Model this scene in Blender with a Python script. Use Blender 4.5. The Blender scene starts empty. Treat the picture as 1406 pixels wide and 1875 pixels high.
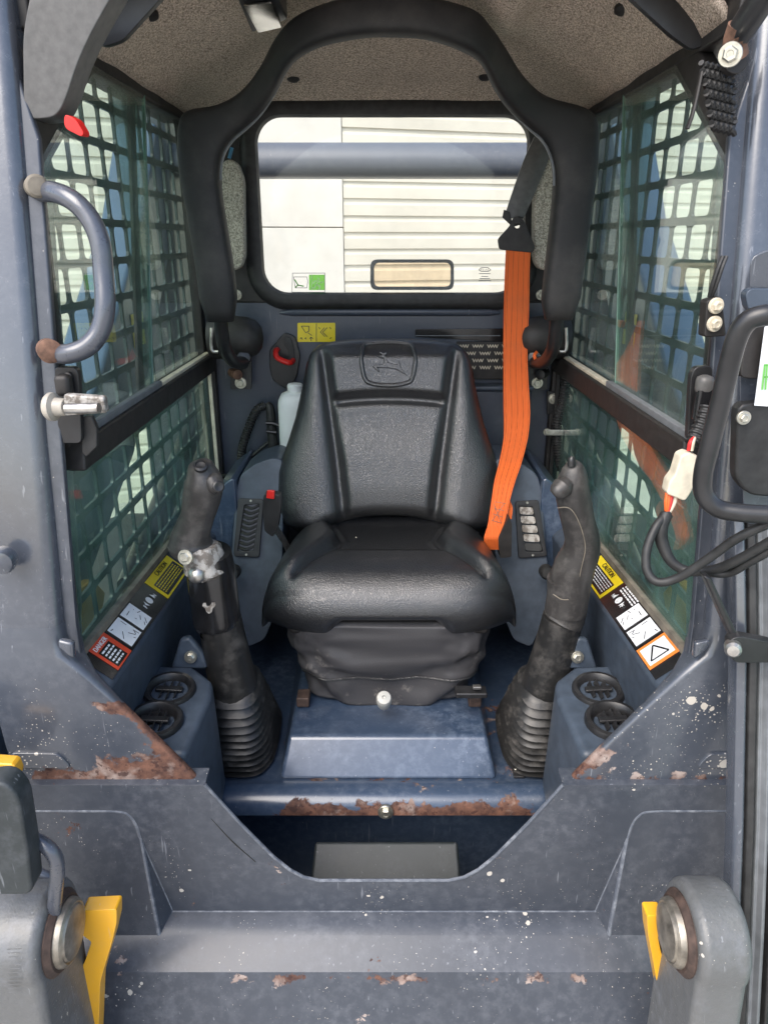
import bpy, bmesh, math, random
from mathutils import Vector, Matrix, noise
random.seed(7)
SC = bpy.context.scene
COL = SC.collection
R = math.radians

# ------------------------------------------------------------------ camera
H = 1.65                      # lens height above the ground (m)
FPX, CX, CY = 1330.0, 703.0, 937.5
TILT = R(20.5)
cam_d = bpy.data.cameras.new('camera')
cam = bpy.data.objects.new('camera', cam_d); COL.objects.link(cam)
cam.location = (0, 0, H); cam.rotation_euler = (R(90) - TILT, 0, 0)
cam_d.sensor_fit = 'VERTICAL'; cam_d.sensor_height = 24.0; cam_d.lens = 24.0 * FPX / 1875
cam_d.clip_start = 0.02; cam_d.clip_end = 500
SC.camera = cam
# ------------------------------------------------------------------ world, sun, exposure
SUN_EL, SUN_AZ = R(50), R(214)          # azimuth clockwise from +Y: behind the photographer's left shoulder
w = bpy.data.worlds.new('World'); SC.world = w; w.use_nodes = True
wt = w.node_tree
sky = wt.nodes.new('ShaderNodeTexSky'); sky.sky_type = 'NISHITA'; sky.sun_disc = False
sky.sun_elevation = SUN_EL; sky.sun_rotation = SUN_AZ; sky.air_density = 1.0; sky.dust_density = 2.5; sky.ozone_density = 1.0
wt.links.new(sky.outputs[0], wt.nodes['Background'].inputs[0])
wt.nodes['Background'].inputs[1].default_value = 0.15
sd = bpy.data.lights.new('sun', 'SUN'); sd.energy = 1.5; sd.angle = R(50); sd.color = (1, .95, .88)
sun = bpy.data.objects.new('sun', sd); COL.objects.link(sun)
sdir = Vector((math.sin(SUN_AZ) * math.cos(SUN_EL), math.cos(SUN_AZ) * math.cos(SUN_EL), math.sin(SUN_EL)))
sun.rotation_euler = sdir.to_track_quat('Z', 'Y').to_euler(); sun.location = (0, -3, 6)
SC.view_settings.view_transform = 'Standard'; SC.view_settings.look = 'None'
SC.view_settings.exposure = 1.22; SC.view_settings.gamma = 1.0
SC.view_settings.use_curve_mapping = False

# ------------------------------------------------------------------ measuring helpers
cT, sT = math.cos(TILT), math.sin(TILT)
def ray(px, py):
    u = (px - CX) / FPX; v = -(py - CY) / FPX
    return Vector((u, cT + v * sT, -sT + v * cT))
def at(px, py, Y=None, X=None, Z=None, P=None):
    """point in the world that a photo pixel shows on the plane Y=, X=, Z= (Z measured from lens height) or P=(point, normal)"""
    d = ray(px, py)
    if Y is not None: t = Y / d.y
    elif X is not None: t = X / d.x
    elif Z is not None: t = Z / d.z
    else:
        p0 = P[0] - Vector((0, 0, H)); t = p0.dot(P[1]) / d.dot(P[1])
    return d * t + Vector((0, 0, H))
def W(x, y, z): return Vector((x, y, z + H))

# ------------------------------------------------------------------ materials
MATS = {}
class NT:
    def __init__(s, name):
        s.m = bpy.data.materials.new(name); s.m.use_nodes = True; s.t = s.m.node_tree
        s.b = s.t.nodes['Principled BSDF']; MATS[name] = s.m
        s.co = s.t.nodes.new('ShaderNodeTexCoord').outputs['Object']
    def n(s, typ, **k):
        nd = s.t.nodes.new('ShaderNode' + typ)
        for a, v in k.items():
            if a.startswith('i_'):
                key = a[2:]; key = int(key) if key.isdigit() else key.replace('_', ' ')
                s.set(nd.inputs[key], v)
            else: setattr(nd, a, v)
        return nd
    def set(s, sock, v):
        if isinstance(v, bpy.types.NodeSocket): s.t.links.new(v, sock)
        else: sock.default_value = v
    def noise(s, scale, detail=4, rough=.55, vec=None, dist=0):
        return s.n('TexNoise', i_Vector=vec or s.co, i_Scale=scale, i_Detail=detail, i_Roughness=rough, i_Distortion=dist).outputs['Fac']
    def vor(s, scale, feature='F1', vec=None):
        return s.n('TexVoronoi', feature=feature, i_Vector=vec or s.co, i_Scale=scale)
    def ramp(s, f, a, b, ca=(0, 0, 0, 1), cb=(1, 1, 1, 1)):
        r = s.n('ValToRGB', i_Fac=f); e = r.color_ramp.elements
        e[0].position = a; e[1].position = b; e[0].color = ca; e[1].color = cb
        return r.outputs[0]
    def math(s, op, a, b=0.0, clamp=False):
        nd = s.n('Math', operation=op, use_clamp=clamp); s.set(nd.inputs[0], a); s.set(nd.inputs[1], b); return nd.outputs[0]
    def mix(s, f, a, b):
        nd = s.n('Mix', data_type='RGBA'); s.set(nd.inputs[0], f); s.set(nd.inputs[6], a); s.set(nd.inputs[7], b); return nd.outputs[2]
    def fmix(s, f, a, b):
        nd = s.n('Mix', data_type='FLOAT'); s.set(nd.inputs[0], f); s.set(nd.inputs[2], a); s.set(nd.inputs[3], b); return nd.outputs[0]
    def sep(s):
        return s.n('SeparateXYZ', i_0=s.co).outputs
    def bump(s, h, strength=.3, dist=.002):
        nd = s.n('Bump', i_Height=h, i_Strength=strength, i_Distance=dist); s.set(s.b.inputs['Normal'], nd.outputs[0])
    def inp(s, **k):
        for a, v in k.items(): s.set(s.b.inputs[a.replace('_', ' ')], v)
def c4(c): return (c[0], c[1], c[2], 1)

def simple(name, col, rough=.5, metal=0, var=.25, scale=40, bump=.1, coat=0, spec=.5):
    m = NT(name); f = m.noise(scale, 6)
    m.inp(Base_Color=m.mix(m.ramp(f, .3, .7), c4([x * (1 - var) for x in col]), c4([min(1, x * (1 + var)) for x in col])),
          Roughness=m.fmix(m.noise(scale * .4), max(.03, rough - .1), min(1, rough + .12)), Metallic=metal, Coat_Weight=coat, Coat_Roughness=.15, Specular_IOR_Level=spec)
    if bump: m.bump(f, bump, .001)
    return m

def paint(name, col, rough=.36, speck=1.0, rust=None, rust_amt=.0, dust=.25, coat=.25, dusty=(.20, .21, .235), seed=0.0, speckz=None, bumpy=0):
    """weathered machine paint: faded patches, cement specks, hairline scratches, chipped rust. rust = list of (axis dict, offset) linear masks in world metres"""
    m = NT(name)
    big = m.noise(3 + seed, 3, .5); mid = m.noise(60 + seed, 8, .68); fine = m.noise(220, 3)
    base = m.mix(m.ramp(big, .35, .68), c4([x * .92 for x in col]), c4([x * 1.10 for x in col]))
    base = m.mix(m.math('MULTIPLY', m.math('MULTIPLY', m.ramp(mid, .44, .74), m.ramp(m.noise(7 + seed, 4, .6), .3, .75)), dust * 1.1), base, c4(dusty))
    # scratches
    mp = m.n('Mapping', i_Vector=m.co); mp.inputs['Scale'].default_value = (60, 60, 4); mp.inputs['Rotation'].default_value = (.3, .9, .4)
    scr = m.ramp(m.noise(3, 2, .5, vec=mp.outputs[0]), .70, .74)
    base = m.mix(m.math('MULTIPLY', scr, .22), base, (.42, .44, .48, 1))
    # specks
    if speck:
        wob = m.n('TexNoise', i_Vector=m.co, i_Scale=90, i_Detail=3)
        wv_ = m.n('VectorMath', operation='MULTIPLY_ADD', i_0=wob.outputs['Color'], i_1=(.006, .006, .006), i_2=m.co).outputs[0]
        v = m.vor(48, vec=wv_); jit = m.noise(9 + seed, 2)
        if speckz: jit = m.math('MULTIPLY', jit, m.n('MapRange', i_Value=m.sep()['Z'], i_1=H + speckz[0], i_2=H + speckz[1], i_3=0.0, i_4=1.0).outputs[0])
        rr = m.math('MULTIPLY', m.ramp(jit, .50, .78), .42 * speck)
        sp = m.math('LESS_THAN', v.outputs['Distance'], m.math('MULTIPLY', rr, m.n('SeparateXYZ', i_0=v.outputs['Color']).outputs[0]))
        v2 = m.vor(190, vec=wv_)
        sp2 = m.math('LESS_THAN', v2.outputs['Distance'], m.math('MULTIPLY', m.math('MULTIPLY', m.ramp(jit, .36, .7), .30 * speck), m.n('SeparateXYZ', i_0=v2.outputs['Color']).outputs[1]))
        sp = m.math('MAXIMUM', sp, sp2)
        base = m.mix(m.math('MULTIPLY', sp, .85), base, (.52, .48, .42, 1))
    rsk = None
    xyz = m.sep()
    def lin(d, off):
        s_ = None
        for ax, k in d.items():
            q = m.math('MULTIPLY', xyz['XYZ'.index(ax)], k)
            s_ = q if s_ is None else m.math('ADD', s_, q)
        return m.math('ADD', s_, off)
    if rust:
        for group in rust:
            g = None
            for d, off in group:
                l = lin(d, off); g = l if g is None else m.math('MINIMUM', g, l)
            rsk = g if rsk is None else m.math('MAXIMUM', rsk, g)
        rsk = m.math('ADD', rsk, m.math('MULTIPLY', m.math('SUBTRACT', m.noise(26, 6, .65), .5), .09))
        rsk = m.ramp(rsk, .0, .003)
    if rust_amt:
        q = m.ramp(m.noise(21 + seed, 7, .7), .735 - rust_amt, .75 - rust_amt)
        rsk = q if rsk is None else m.math('MAXIMUM', rsk, q)
    rg = m.fmix(mid, rough - .08, rough + .14)
    metal_h = fine
    if rsk is not None:
        rc = m.mix(m.ramp(m.noise(45, 6, .7), .35, .65), (.042, .018, .014, 1), (.155, .072, .046, 1))
        rc = m.mix(m.ramp(m.noise(13, 5, .6), .52, .66), rc, (.33, .27, .24, 1))
        rc = m.mix(m.math('MULTIPLY', m.ramp(m.noise(85, 4, .6), .56, .62), .8), rc, (.035, .012, .009, 1))
        base = m.mix(rsk, base, rc); rg = m.fmix(rsk, rg, .75)
        m.inp(Coat_Weight=m.fmix(rsk, coat, 0.0))
        metal_h = m.math('ADD', m.math('MULTIPLY', fine, .3), m.math('MULTIPLY', rsk, -.6))
    else: m.inp(Coat_Weight=coat)
    m.inp(Base_Color=base, Roughness=rg, Coat_Roughness=.16, Coat_IOR=1.6)
    if bumpy: metal_h = m.math('ADD', metal_h, m.math('MULTIPLY', m.noise(28, 4, .6), bumpy))
    m.bump(metal_h, .18 if not bumpy else .5, .0012 if not bumpy else .004)
    return m

PG = (.043, .050, .064)        # grey-blue outer paint
PB = (.036, .058, .100)        # inner paint, blue of the reflected sky put into the colour
paint('paint_outer', PG, .34, speck=.9, rust_amt=.045, dust=.28)
paint('paint_lower', PG, .36, speck=.55, rust_amt=.075, dust=.34, seed=1.3)
paint('paint_post', (.050, .058, .074), .22, speck=.2, dust=.25, coat=1.0, rust_amt=.0, seed=.6)
paint('paint_inner', PB, .30, speck=.2, dust=.6, coat=.9, dusty=(.20, .25, .33))
paint('paint_rear', (.052, .062, .085), .38, speck=.2, dust=.2, coat=.2, dusty=(.15, .16, .18))
paint('paint_arm', (.075, .12, .19), .32, speck=.2, dust=.25, coat=.4)
paint('paint_casting', (.105, .108, .108), .46, speck=.5, dust=.6, coat=.15, rust_amt=.05, seed=2.2, bumpy=1.0)
paint('paint_yellow', (.72, .36, .012), .38, speck=.25, dust=.1, coat=.3, rust_amt=.02)
paint('paint_handle', (.06, .066, .082), .26, speck=.1, dust=.2, coat=.6)
paint('paint_beam', (.105, .120, .150), .45, speck=.4, dust=.5, coat=.1)
simple('black_paint', (.018, .018, .019), .38, var=.4, scale=30, coat=.15)
simple('gloss_black', (.012, .012, .013), .22, var=.4, scale=30, coat=.4)
simple('black_trim', (.020, .018, .017), .55, var=.35, scale=60, bump=.25)
simple('rubber', (.020, .020, .020), .50, var=.45, scale=55, bump=.3)
simple('console_plastic', (.050, .066, .090), .42, var=.22, scale=45, bump=.2)
simple('grey_plastic', (.085, .083, .080), .45, var=.2, scale=90, bump=.15)
simple('vent_plastic', (.016, .016, .017), .40, var=.4, scale=60)
simple('zinc', (.55, .53, .46), .32, metal=.9, var=.25, scale=120)
simple('steel', (.48, .46, .43), .35, metal=.9, var=.4, scale=60)
simple('rusty_steel', (.16, .085, .055), .75, var=.55, scale=70, bump=.6)
simple('red_plastic', (.62, .018, .014), .32, var=.1)
simple('white_plastic', (.66, .70, .70), .45, var=.06, scale=20)
simple('cream_plastic', (.60, .54, .42), .45, var=.18, scale=60)
simple('decal_black', (.010, .010, .011), .22, var=.2, coat=.5)
simple('decal_white', (.70, .72, .74), .3, var=.06)
simple('decal_yellow', (.78, .60, .015), .3, var=.06)
simple('decal_red', (.55, .06, .025), .3, var=.06)
simple('decal_orange', (.78, .22, .04), .3, var=.06)
simple('decal_green', (.16, .48, .10), .3, var=.06)
simple('wire_orange', (.70, .12, .02), .4, var=.1)
simple('wire_red', (.55, .03, .03), .4, var=.1)
simple('peach_panel', (.78, .58, .38), .5, var=.12, scale=14)
simple('seal_grey', (.14, .15, .16), .5, var=.2)
simple('tyre_rubber', (.022, .022, .022), .75, var=.3)
simple('gasket', (.16, .14, .11), .7, var=.4)
simple('dark_rust', (.055, .034, .026), .7, var=.5, scale=80, bump=.5)
simple('pin_metal', (.30, .27, .225), .46, metal=.8, var=.5, scale=45, bump=.5)
simple('striker_plastic', (.36, .33, .28), .4, var=.2)
simple('knob_plastic', (.42, .42, .39), .45, var=.12)
simple('blue_clip', (.03, .17, .30), .4)
# seat leather
m = NT('seat_vinyl'); v = m.vor(300, 'DISTANCE_TO_EDGE'); wr = m.noise(26, 7, .7, dist=1.2)
mp = m.n('Mapping', i_Vector=m.co); mp.inputs['Scale'].default_value = (10, 40, 60); mp.inputs['Rotation'].default_value = (0, .5, 0)
cr = m.ramp(m.noise(2.4, 6, .65, vec=mp.outputs[0], dist=1.5), .46, .52)
hgt = m.math('ADD', m.math('MULTIPLY', m.ramp(v.outputs['Distance'], 0, .25), .55), m.math('MULTIPLY', wr, .8))
hgt = m.math('ADD', hgt, m.math('MULTIPLY', cr, .05))
dustm = m.ramp(m.noise(17, 6, .7), .60, .78)
m.inp(Base_Color=m.mix(m.math('MULTIPLY', dustm, .25), (.014, .0145, .016, 1), (.11, .105, .10, 1)), Roughness=m.fmix(m.noise(30, 4), .25, .38), Specular_IOR_Level=1.0, Coat_Weight=.25, Coat_Roughness=.3)
m.bump(hgt, .45, .0014)
m = NT('seat_cloth'); m.inp(Base_Color=m.mix(m.ramp(m.noise(14, 6, .7), .56, .72), (.045, .044, .047, 1), (.24, .22, .20, 1)), Roughness=.48)
m.bump(m.noise(300, 3), .3, .001)
# foam padding
m = NT('foam_pad'); m.inp(Base_Color=m.mix(m.ramp(m.noise(9, 6, .65), .45, .85), (.014, .014, .015, 1), (.060, .055, .052, 1)), Roughness=.62)
v = m.vor(240); sp = m.math('LESS_THAN', v.outputs['Distance'], m.math('MULTIPLY', m.ramp(m.noise(12), .5, .75), .12))
m.inp(Base_Color=m.mix(m.math('MULTIPLY', sp, .6), m.mix(m.ramp(m.noise(9, 6, .65), .45, .85), (.013, .013, .014, 1), (.055, .050, .047, 1)), (.35, .33, .30, 1)))
m.bump(m.noise(420, 3), .35, .0008)
# felt headliner
m = NT('felt'); f1 = m.noise(330, 3, .8); f2 = m.noise(7, 4)
col = m.mix(m.ramp(f1, .36, .64), (.15, .11, .085, 1), (.92, .77, .63, 1))
m.inp(Base_Color=m.mix(m.math('MULTIPLY', m.ramp(f2, .35, .75), .30), col, (.26, .21, .17, 1)), Roughness=.95, Specular_IOR_Level=.1)
m.bump(f1, .5, .002)
m = NT('felt_grey'); f1 = m.noise(330, 3, .8)
m.inp(Base_Color=m.mix(m.ramp(f1, .36, .64), (.13, .12, .095, 1), (.62, .58, .48, 1)), Roughness=.95); m.bump(f1, .5, .002)
# belt webbing
m = NT('webbing'); wv = m.n('TexWave', wave_type='BANDS', bands_direction='X', i_Vector=m.co, i_Scale=95, i_Distortion=.4).outputs['Fac']
wv2 = m.n('TexWave', wave_type='BANDS', bands_direction='Z', i_Vector=m.co, i_Scale=330, i_Distortion=.5).outputs['Fac']
m.inp(Base_Color=m.mix(m.math('MULTIPLY', m.ramp(m.noise(14, 5), .5, .8), .5), m.mix(wv, (.80, .155, .022, 1), (.70, .115, .016, 1)), (.48, .12, .035, 1)), Roughness=.68)
m.bump(m.math('ADD', m.math('MULTIPLY', wv, .8), m.math('MULTIPLY', wv2, .4)), .45, .0012)
# bellows rubber with dry dust
m = NT('boot_rubber'); dm = m.ramp(m.noise(24, 6, .7), .48, .75)
m.inp(Base_Color=m.mix(m.math('MULTIPLY', dm, .55), (.016, .016, .016, 1), (.12, .11, .10, 1)), Roughness=m.fmix(dm, .36, .65)); m.bump(m.noise(120, 4), .2, .001)
m = NT('grip_rubber'); dm = m.ramp(m.noise(34, 6, .75), .45, .75)
m.inp(Base_Color=m.mix(m.math('MULTIPLY', dm, .5), (.034, .032, .031, 1), (.15, .14, .13, 1)), Roughness=m.fmix(dm, .38, .62)); m.bump(m.noise(200, 4), .2, .001)
m = NT('worn_metal'); dm = m.ramp(m.noise(60, 6, .7), .45, .55)
m.inp(Base_Color=m.mix(dm, (.16, .14, .12, 1), (.42, .40, .37, 1)), Roughness=.6, Metallic=.25); m.bump(m.noise(90, 5), .6, .003)
# glass
def glass(name, tint, dirt, dirtcol=(.45, .50, .46), seed=0, refl=1.0):
    m = NT(name); t = m.t; t.nodes.remove(m.b); out = t.nodes['Material Output']
    tr = m.n('BsdfTransparent', i_Color=c4(tint)); gl = m.n('BsdfGlossy', i_Color=(1, 1, 1, 1), i_Roughness=.01)
    bfc = m.n('NewGeometry').outputs['Backfacing']; fr = m.n('Fresnel', i_IOR=m.fmix(bfc, 1.5, 1 / 1.5))
    mx = m.n('MixShader'); m.set(mx.inputs[0], m.math('MULTIPLY', fr.outputs[0], refl, True)); m.set(mx.inputs[1], tr.outputs[0]); m.set(mx.inputs[2], gl.outputs[0])
    df = m.n('BsdfDiffuse', i_Color=c4(dirtcol))
    sm = m.math('MULTIPLY', m.ramp(m.noise(6 + seed, 6, .6), .38, .85), dirt)
    v = m.vor(150); sp = m.math('LESS_THAN', v.outputs['Distance'], m.math('MULTIPLY', m.ramp(m.noise(11 + seed), .48, .8), .16))
    f = m.math('ADD', m.math('ADD', sm, dirt * .12), m.math('MULTIPLY', sp, .45), True)
    mx2 = m.n('MixShader'); m.set(mx2.inputs[0], f); t.links.new(mx.outputs[0], mx2.inputs[1]); t.links.new(df.outputs[0], mx2.inputs[2])
    t.links.new(mx2.outputs[0], out.inputs[0])
glass('glass_side', (.86, .95, .91), .16)
glass('glass_lower', (.82, .95, .89), .22, (.30, .46, .40), 2)
glass('glass_rear', (.97, .98, .97), .07, (.32, .28, .22), 4, .4)
glass('glass_door', (.70, .84, .80), .20, (.30, .38, .35), 5)
m = simple('glass_edge', (.13, .22, .18), .12, var=.2)
simple('guard_paint', (.022, .044, .044), .42, var=.3, scale=30, coat=.2)
def film(name, col, solid):
    m = NT(name); t = m.t; t.nodes.remove(m.b); out = t.nodes['Material Output']
    d = m.n('BsdfDiffuse', i_Color=c4(col)); tr = m.n('BsdfTransparent', i_Color=c4(col)); mx = m.n('MixShader')
    m.set(mx.inputs[0], m.math('ADD', m.math('MULTIPLY', m.ramp(m.noise(22, 5), .4, .8), .25), solid))
    t.links.new(tr.outputs[0], mx.inputs[1]); t.links.new(d.outputs[0], mx.inputs[2]); t.links.new(mx.outputs[0], out.inputs[0])
film('film_peach', (.99, .84, .66), .02); film('film_green', (.30, .72, .16), .3); film('film_white', (.95, .95, .93), .2)
m = NT('mirror'); m.inp(Base_Color=(.62, .60, .56, 1), Metallic=1.0, Roughness=m.fmix(m.noise(30), .08, .22))
m = NT('siding'); m.inp(Base_Color=m.mix(m.ramp(m.noise(3, 6, .6), .4, .8), (.62, .585, .49, 1), (.54, .505, .415, 1)), Roughness=.55)
m.bump(m.noise(60, 3), .1, .002)
m = NT('white_board'); m.inp(Base_Color=m.mix(m.ramp(m.noise(4, 6, .6), .4, .8), (.65, .625, .56, 1), (.59, .56, .49, 1)), Roughness=.6)
m = NT('concrete'); m.inp(Base_Color=m.mix(m.ramp(m.noise(2.2, 8, .65), .35, .7), (.50, .475, .43, 1), (.40, .38, .34, 1)), Roughness=.9); m.bump(m.noise(60, 6), .4, .004)

# ------------------------------------------------------------------ mesh helpers
def obj(name, verts, faces, mat, parent=None, smooth=True, bevel=0, sub=0, seg=2, solid=0, auto=35):
    me = bpy.data.meshes.new(name); me.from_pydata([tuple(v) for v in verts], [], faces); me.update()
    bm = bmesh.new(); bm.from_mesh(me); bmesh.ops.recalc_face_normals(bm, faces=bm.faces); bm.to_mesh(me); bm.free()
    return link(name, me, mat, parent, smooth, bevel, sub, seg, solid, auto)
def link(name, me, mat, parent=None, smooth=True, bevel=0, sub=0, seg=2, solid=0, auto=35):
    o = bpy.data.objects.new(name, me); COL.objects.link(o); me.materials.append(MATS[mat])
    if smooth:
        me.polygons.foreach_set('use_smooth', [True] * len(me.polygons))
    if solid: md = o.modifiers.new('solid', 'SOLIDIFY'); md.thickness = solid; md.offset = 0
    if bevel: md = o.modifiers.new('bevel', 'BEVEL'); md.width = bevel; md.segments = seg; md.limit_method = 'ANGLE'; md.angle_limit = R(30); md.harden_normals = False
    if sub: md = o.modifiers.new('sub', 'SUBSURF'); md.levels = sub; md.render_levels = sub
    if smooth and not sub:
        me.set_sharp_from_angle(angle=R(auto)) if not bevel else None
        if bevel:
            md = o.modifiers.new('wn', 'WEIGHTED_NORMAL'); md.keep_sharp = True
    if parent is not None: setp(o, parent)
    return o
def setp(o, parent):
    o.parent = parent
    if parent.type == 'EMPTY': o.matrix_parent_inverse = Matrix.Translation(-parent.location)
def prism(name, pts, off, mat, parent=None, bevel=.003, seg=2, smooth=True):
    pts = [Vector(p) for p in pts]; off = Vector(off); n = len(pts)
    return obj(name, pts + [p + off for p in pts], [list(range(n)), list(range(2 * n - 1, n - 1, -1))] + [[i, (i + 1) % n, n + (i + 1) % n, n + i] for i in range(n)], mat, parent, smooth, bevel, 0, seg)
def rnd(pts, rad, k=5):
    """round the corners of a closed outline; rad a number or list"""
    out = []; n = len(pts); pts = [Vector(p) for p in pts]
    for i in range(n):
        r = rad[i] if isinstance(rad, (list, tuple)) else rad
        p, a, b = pts[i], pts[i - 1], pts[(i + 1) % n]
        if r <= 0: out.append(p); continue
        da, db = (a - p), (b - p); ra = min(r, da.length * .48); rb = min(r, db.length * .48)
        A, B = p + da.normalized() * ra, p + db.normalized() * rb
        for j in range(k + 1):
            t = j / k; out.append(A * (1 - t) ** 2 + p * 2 * t * (1 - t) + B * t * t)
    return out
def cat(pts, k=6, closed=False):
    pts = [Vector(p) for p in pts]; n = len(pts); out = []
    rng = n if closed else n - 1
    for i in range(rng):
        p1, p2 = pts[i], pts[(i + 1) % n]
        p0 = pts[i - 1] if (i > 0 or closed) else p1 * 2 - p2
        p3 = pts[(i + 2) % n] if (i + 2 < n or closed) else p2 * 2 - p1
        for j in range(k):
            t = j / k
            out.append(.5 * ((2 * p1) + (p2 - p0) * t + (2 * p0 - 5 * p1 + 4 * p2 - p3) * t * t + (3 * p1 - p0 - 3 * p2 + p3) * t ** 3))
    if not closed: out.append(pts[-1])
    return out
def lerpl(vals, k):
    out = []
    for a, b in zip(vals, vals[1:]):
        out += [a + (b - a) * j / k for j in range(k)]
    return out + [vals[-1]]
def loft(name, rings, mat, parent=None, closed=False, caps=True, **kw):
    n = len(rings[0]); vs = [p for r in rings for p in r]; fs = []
    m_ = len(rings); rr = m_ if closed else m_ - 1
    for i in range(rr):
        a, b = i * n, ((i + 1) % m_) * n
        for j in range(n): fs.append([a + j, a + (j + 1) % n, b + (j + 1) % n, b + j])
    if caps and not closed: fs += [list(range(n))[::-1], list(range((m_ - 1) * n, m_ * n))]
    return obj(name, vs, fs, mat, parent, **kw)
def frames(pts, closed=False):
    n = len(pts); T = []
    for i in range(n):
        a = pts[i - 1] if (i > 0 or closed) else pts[i]; b = pts[(i + 1) % n] if (i < n - 1 or closed) else pts[i]
        T.append((b - a).normalized())
    up = Vector((0, 0, 1)) if abs(T[0].z) < .9 else Vector((0, 1, 0))
    N = (up - T[0] * up.dot(T[0])).normalized(); out = []
    for t in T:
        N = (N - t * N.dot(t)).normalized(); out.append((t, N, t.cross(N)))
    return out
def tube(name, pts, r, mat, parent=None, seg=12, k=6, smooth_path=True, closed=False, flat=1.0, **kw):
    if isinstance(r, (int, float)): r = [r] * len(pts)
    if smooth_path and len(pts) > 2:
        if closed: r = [r[0]] * (len(pts) * k)
        else: r = lerpl(list(r), k)
        pts = cat(pts, k, closed)
    pts = [Vector(p) for p in pts]
    rings = []
    for p, rad, (t, n_, b_) in zip(pts, r, frames(pts, closed)):
        rings.append([p + (n_ * math.cos(2 * math.pi * j / seg) + b_ * flat * math.sin(2 * math.pi * j / seg)) * rad for j in range(seg)])
    return loft(name, rings, mat, parent, closed=closed, **kw)
def sweep(name, pts, prof, mat, parent=None, closed=False, up=None, **kw):
    """sweep profile [(a,b)] : a along 'side' (tangent x up), b along up"""
    pts = [Vector(p) for p in pts]; up = Vector(up); rings = []
    n = len(pts)
    for i in range(n):
        a = pts[i - 1] if (i > 0 or closed) else pts[i]; b = pts[(i + 1) % n] if (i < n - 1 or closed) else pts[i]
        t = (b - a).normalized(); s = t.cross(up).normalized()
        rings.append([pts[i] + s * q[0] + up * q[1] for q in prof])
    return loft(name, rings, mat, parent, closed=closed, **kw)
def lathe(name, base, axis, prof, mat, parent=None, seg=24, hexa=False, **kw):
    axis = Vector(axis).normalized(); q = Vector((0, 0, 1)).rotation_difference(axis).to_matrix()
    if hexa: seg = 6
    rings = [[Vector(base) + q @ Vector((r * math.cos(2 * math.pi * j / seg), r * math.sin(2 * math.pi * j / seg), h)) for j in range(seg)] for r, h in prof]
    return loft(name, rings, mat, parent, **kw)
def bolt(base, axis, r, parent, mat='zinc', name='bolt'):
    """hex head on a washer"""
    axis = Vector(axis).normalized(); q = Vector((0, 0, 1)).rotation_difference(axis).to_matrix(); rings = []
    def ring(rad, h, hexa):
        o_ = []
        for j in range(24):
            a = 2 * math.pi * j / 24; rr = rad
            if hexa: rr = rad * math.cos(math.pi / 6) / math.cos((a % (math.pi / 3)) - math.pi / 6)
            o_.append(Vector(base) + q @ Vector((rr * math.cos(a), rr * math.sin(a), h)))
        return o_
    for rad, h, hx in ((r * 1.5, -r * .4, 0), (r * 1.5, r * .15, 0), (r * 1.42, r * .25, 0), (r * 1.0, r * .25, 1), (r * 1.0, r * .8, 1), (r * .8, r * .95, 1), (r * .45, r * .95, 0), (r * .4, r * .85, 0)): rings.append(ring(rad, h, hx))
    return loft(name, rings, mat, parent, auto=30)
def box(name, c, s, mat, parent=None, rot=None, bevel=.003, seg=2):
    vs = [Vector((x, y, z)) for x in (-.5, .5) for y in (-.5, .5) for z in (-.5, .5)]
    M = rot.to_matrix() if rot is not None else Matrix.Identity(3)
    vs = [Vector(c) + M @ Vector((v.x * s[0], v.y * s[1], v.z * s[2])) for v in vs]
    return obj(name, vs, [[0, 1, 3, 2], [4, 6, 7, 5], [0, 4, 5, 1], [2, 3, 7, 6], [0, 2, 6, 4], [1, 5, 7, 3]], mat, parent, True, bevel, 0, seg)
def sheet(name, quad, mat, parent, lift=.0012, thick=.0008, r=0):
    """thin printed sticker on four (or more) corner points"""
    q = [Vector(p) for p in quad]; n = (q[1] - q[0]).cross(q[2] - q[0]).normalized()
    if r: q = rnd(q, r, 4)
    return prism(name, [p + n * lift for p in q], n * thick, mat, parent, bevel=0, smooth=False)
def ring_plate(name, inner, outer, off, mat, parent, bevel=.002):
    """flat plate with a hole; inner and outer loops of equal length, extruded by off"""
    n = len(inner); off = Vector(off); vs = list(inner) + list(outer); vs += [Vector(p) + off for p in vs]
    fs = []
    for i in range(n):
        j = (i + 1) % n
        fs += [[i, j, n + j, n + i], [2 * n + i, 3 * n + i, 3 * n + j, 2 * n + j], [i, 2 * n + i, 2 * n + j, j], [n + i, n + j, 3 * n + j, 3 * n + i]]
    return obj(name, vs, fs, mat, parent, True, bevel)
def text(name, s, org, xd, yd, size, mat, parent, lift=.0024):
    cu = bpy.data.curves.new('t', 'FONT'); cu.body = s; cu.size = size; cu.extrude = .0003
    o = bpy.data.objects.new('t', cu); COL.objects.link(o)
    me = bpy.data.meshes.new_from_object(o.evaluated_get(bpy.context.evaluated_depsgraph_get()))
    bpy.data.objects.remove(o); bpy.data.curves.remove(cu)
    xd = Vector(xd).normalized(); zd = xd.cross(Vector(yd)).normalized(); yd = zd.cross(xd)
    M = Matrix((xd, yd, zd)).transposed().to_4x4(); M.translation = Vector(org) + zd * lift
    me.transform(M); me.name = name
    return link(name, me, mat, parent, False)
def joined(name, parts, mat, parent):
    """several small printed shapes as one print layer: parts = list of (verts, faces)"""
    vs, fs = [], []
    for v, f in parts:
        b = len(vs); vs += v; fs += [[b + i for i in q] for q in f]
    return obj(name, vs, fs, mat, parent, False)
def quadp(a, b, c, d): return ([Vector(a), Vector(b), Vector(c), Vector(d)], [[0, 1, 2, 3]])

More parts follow.
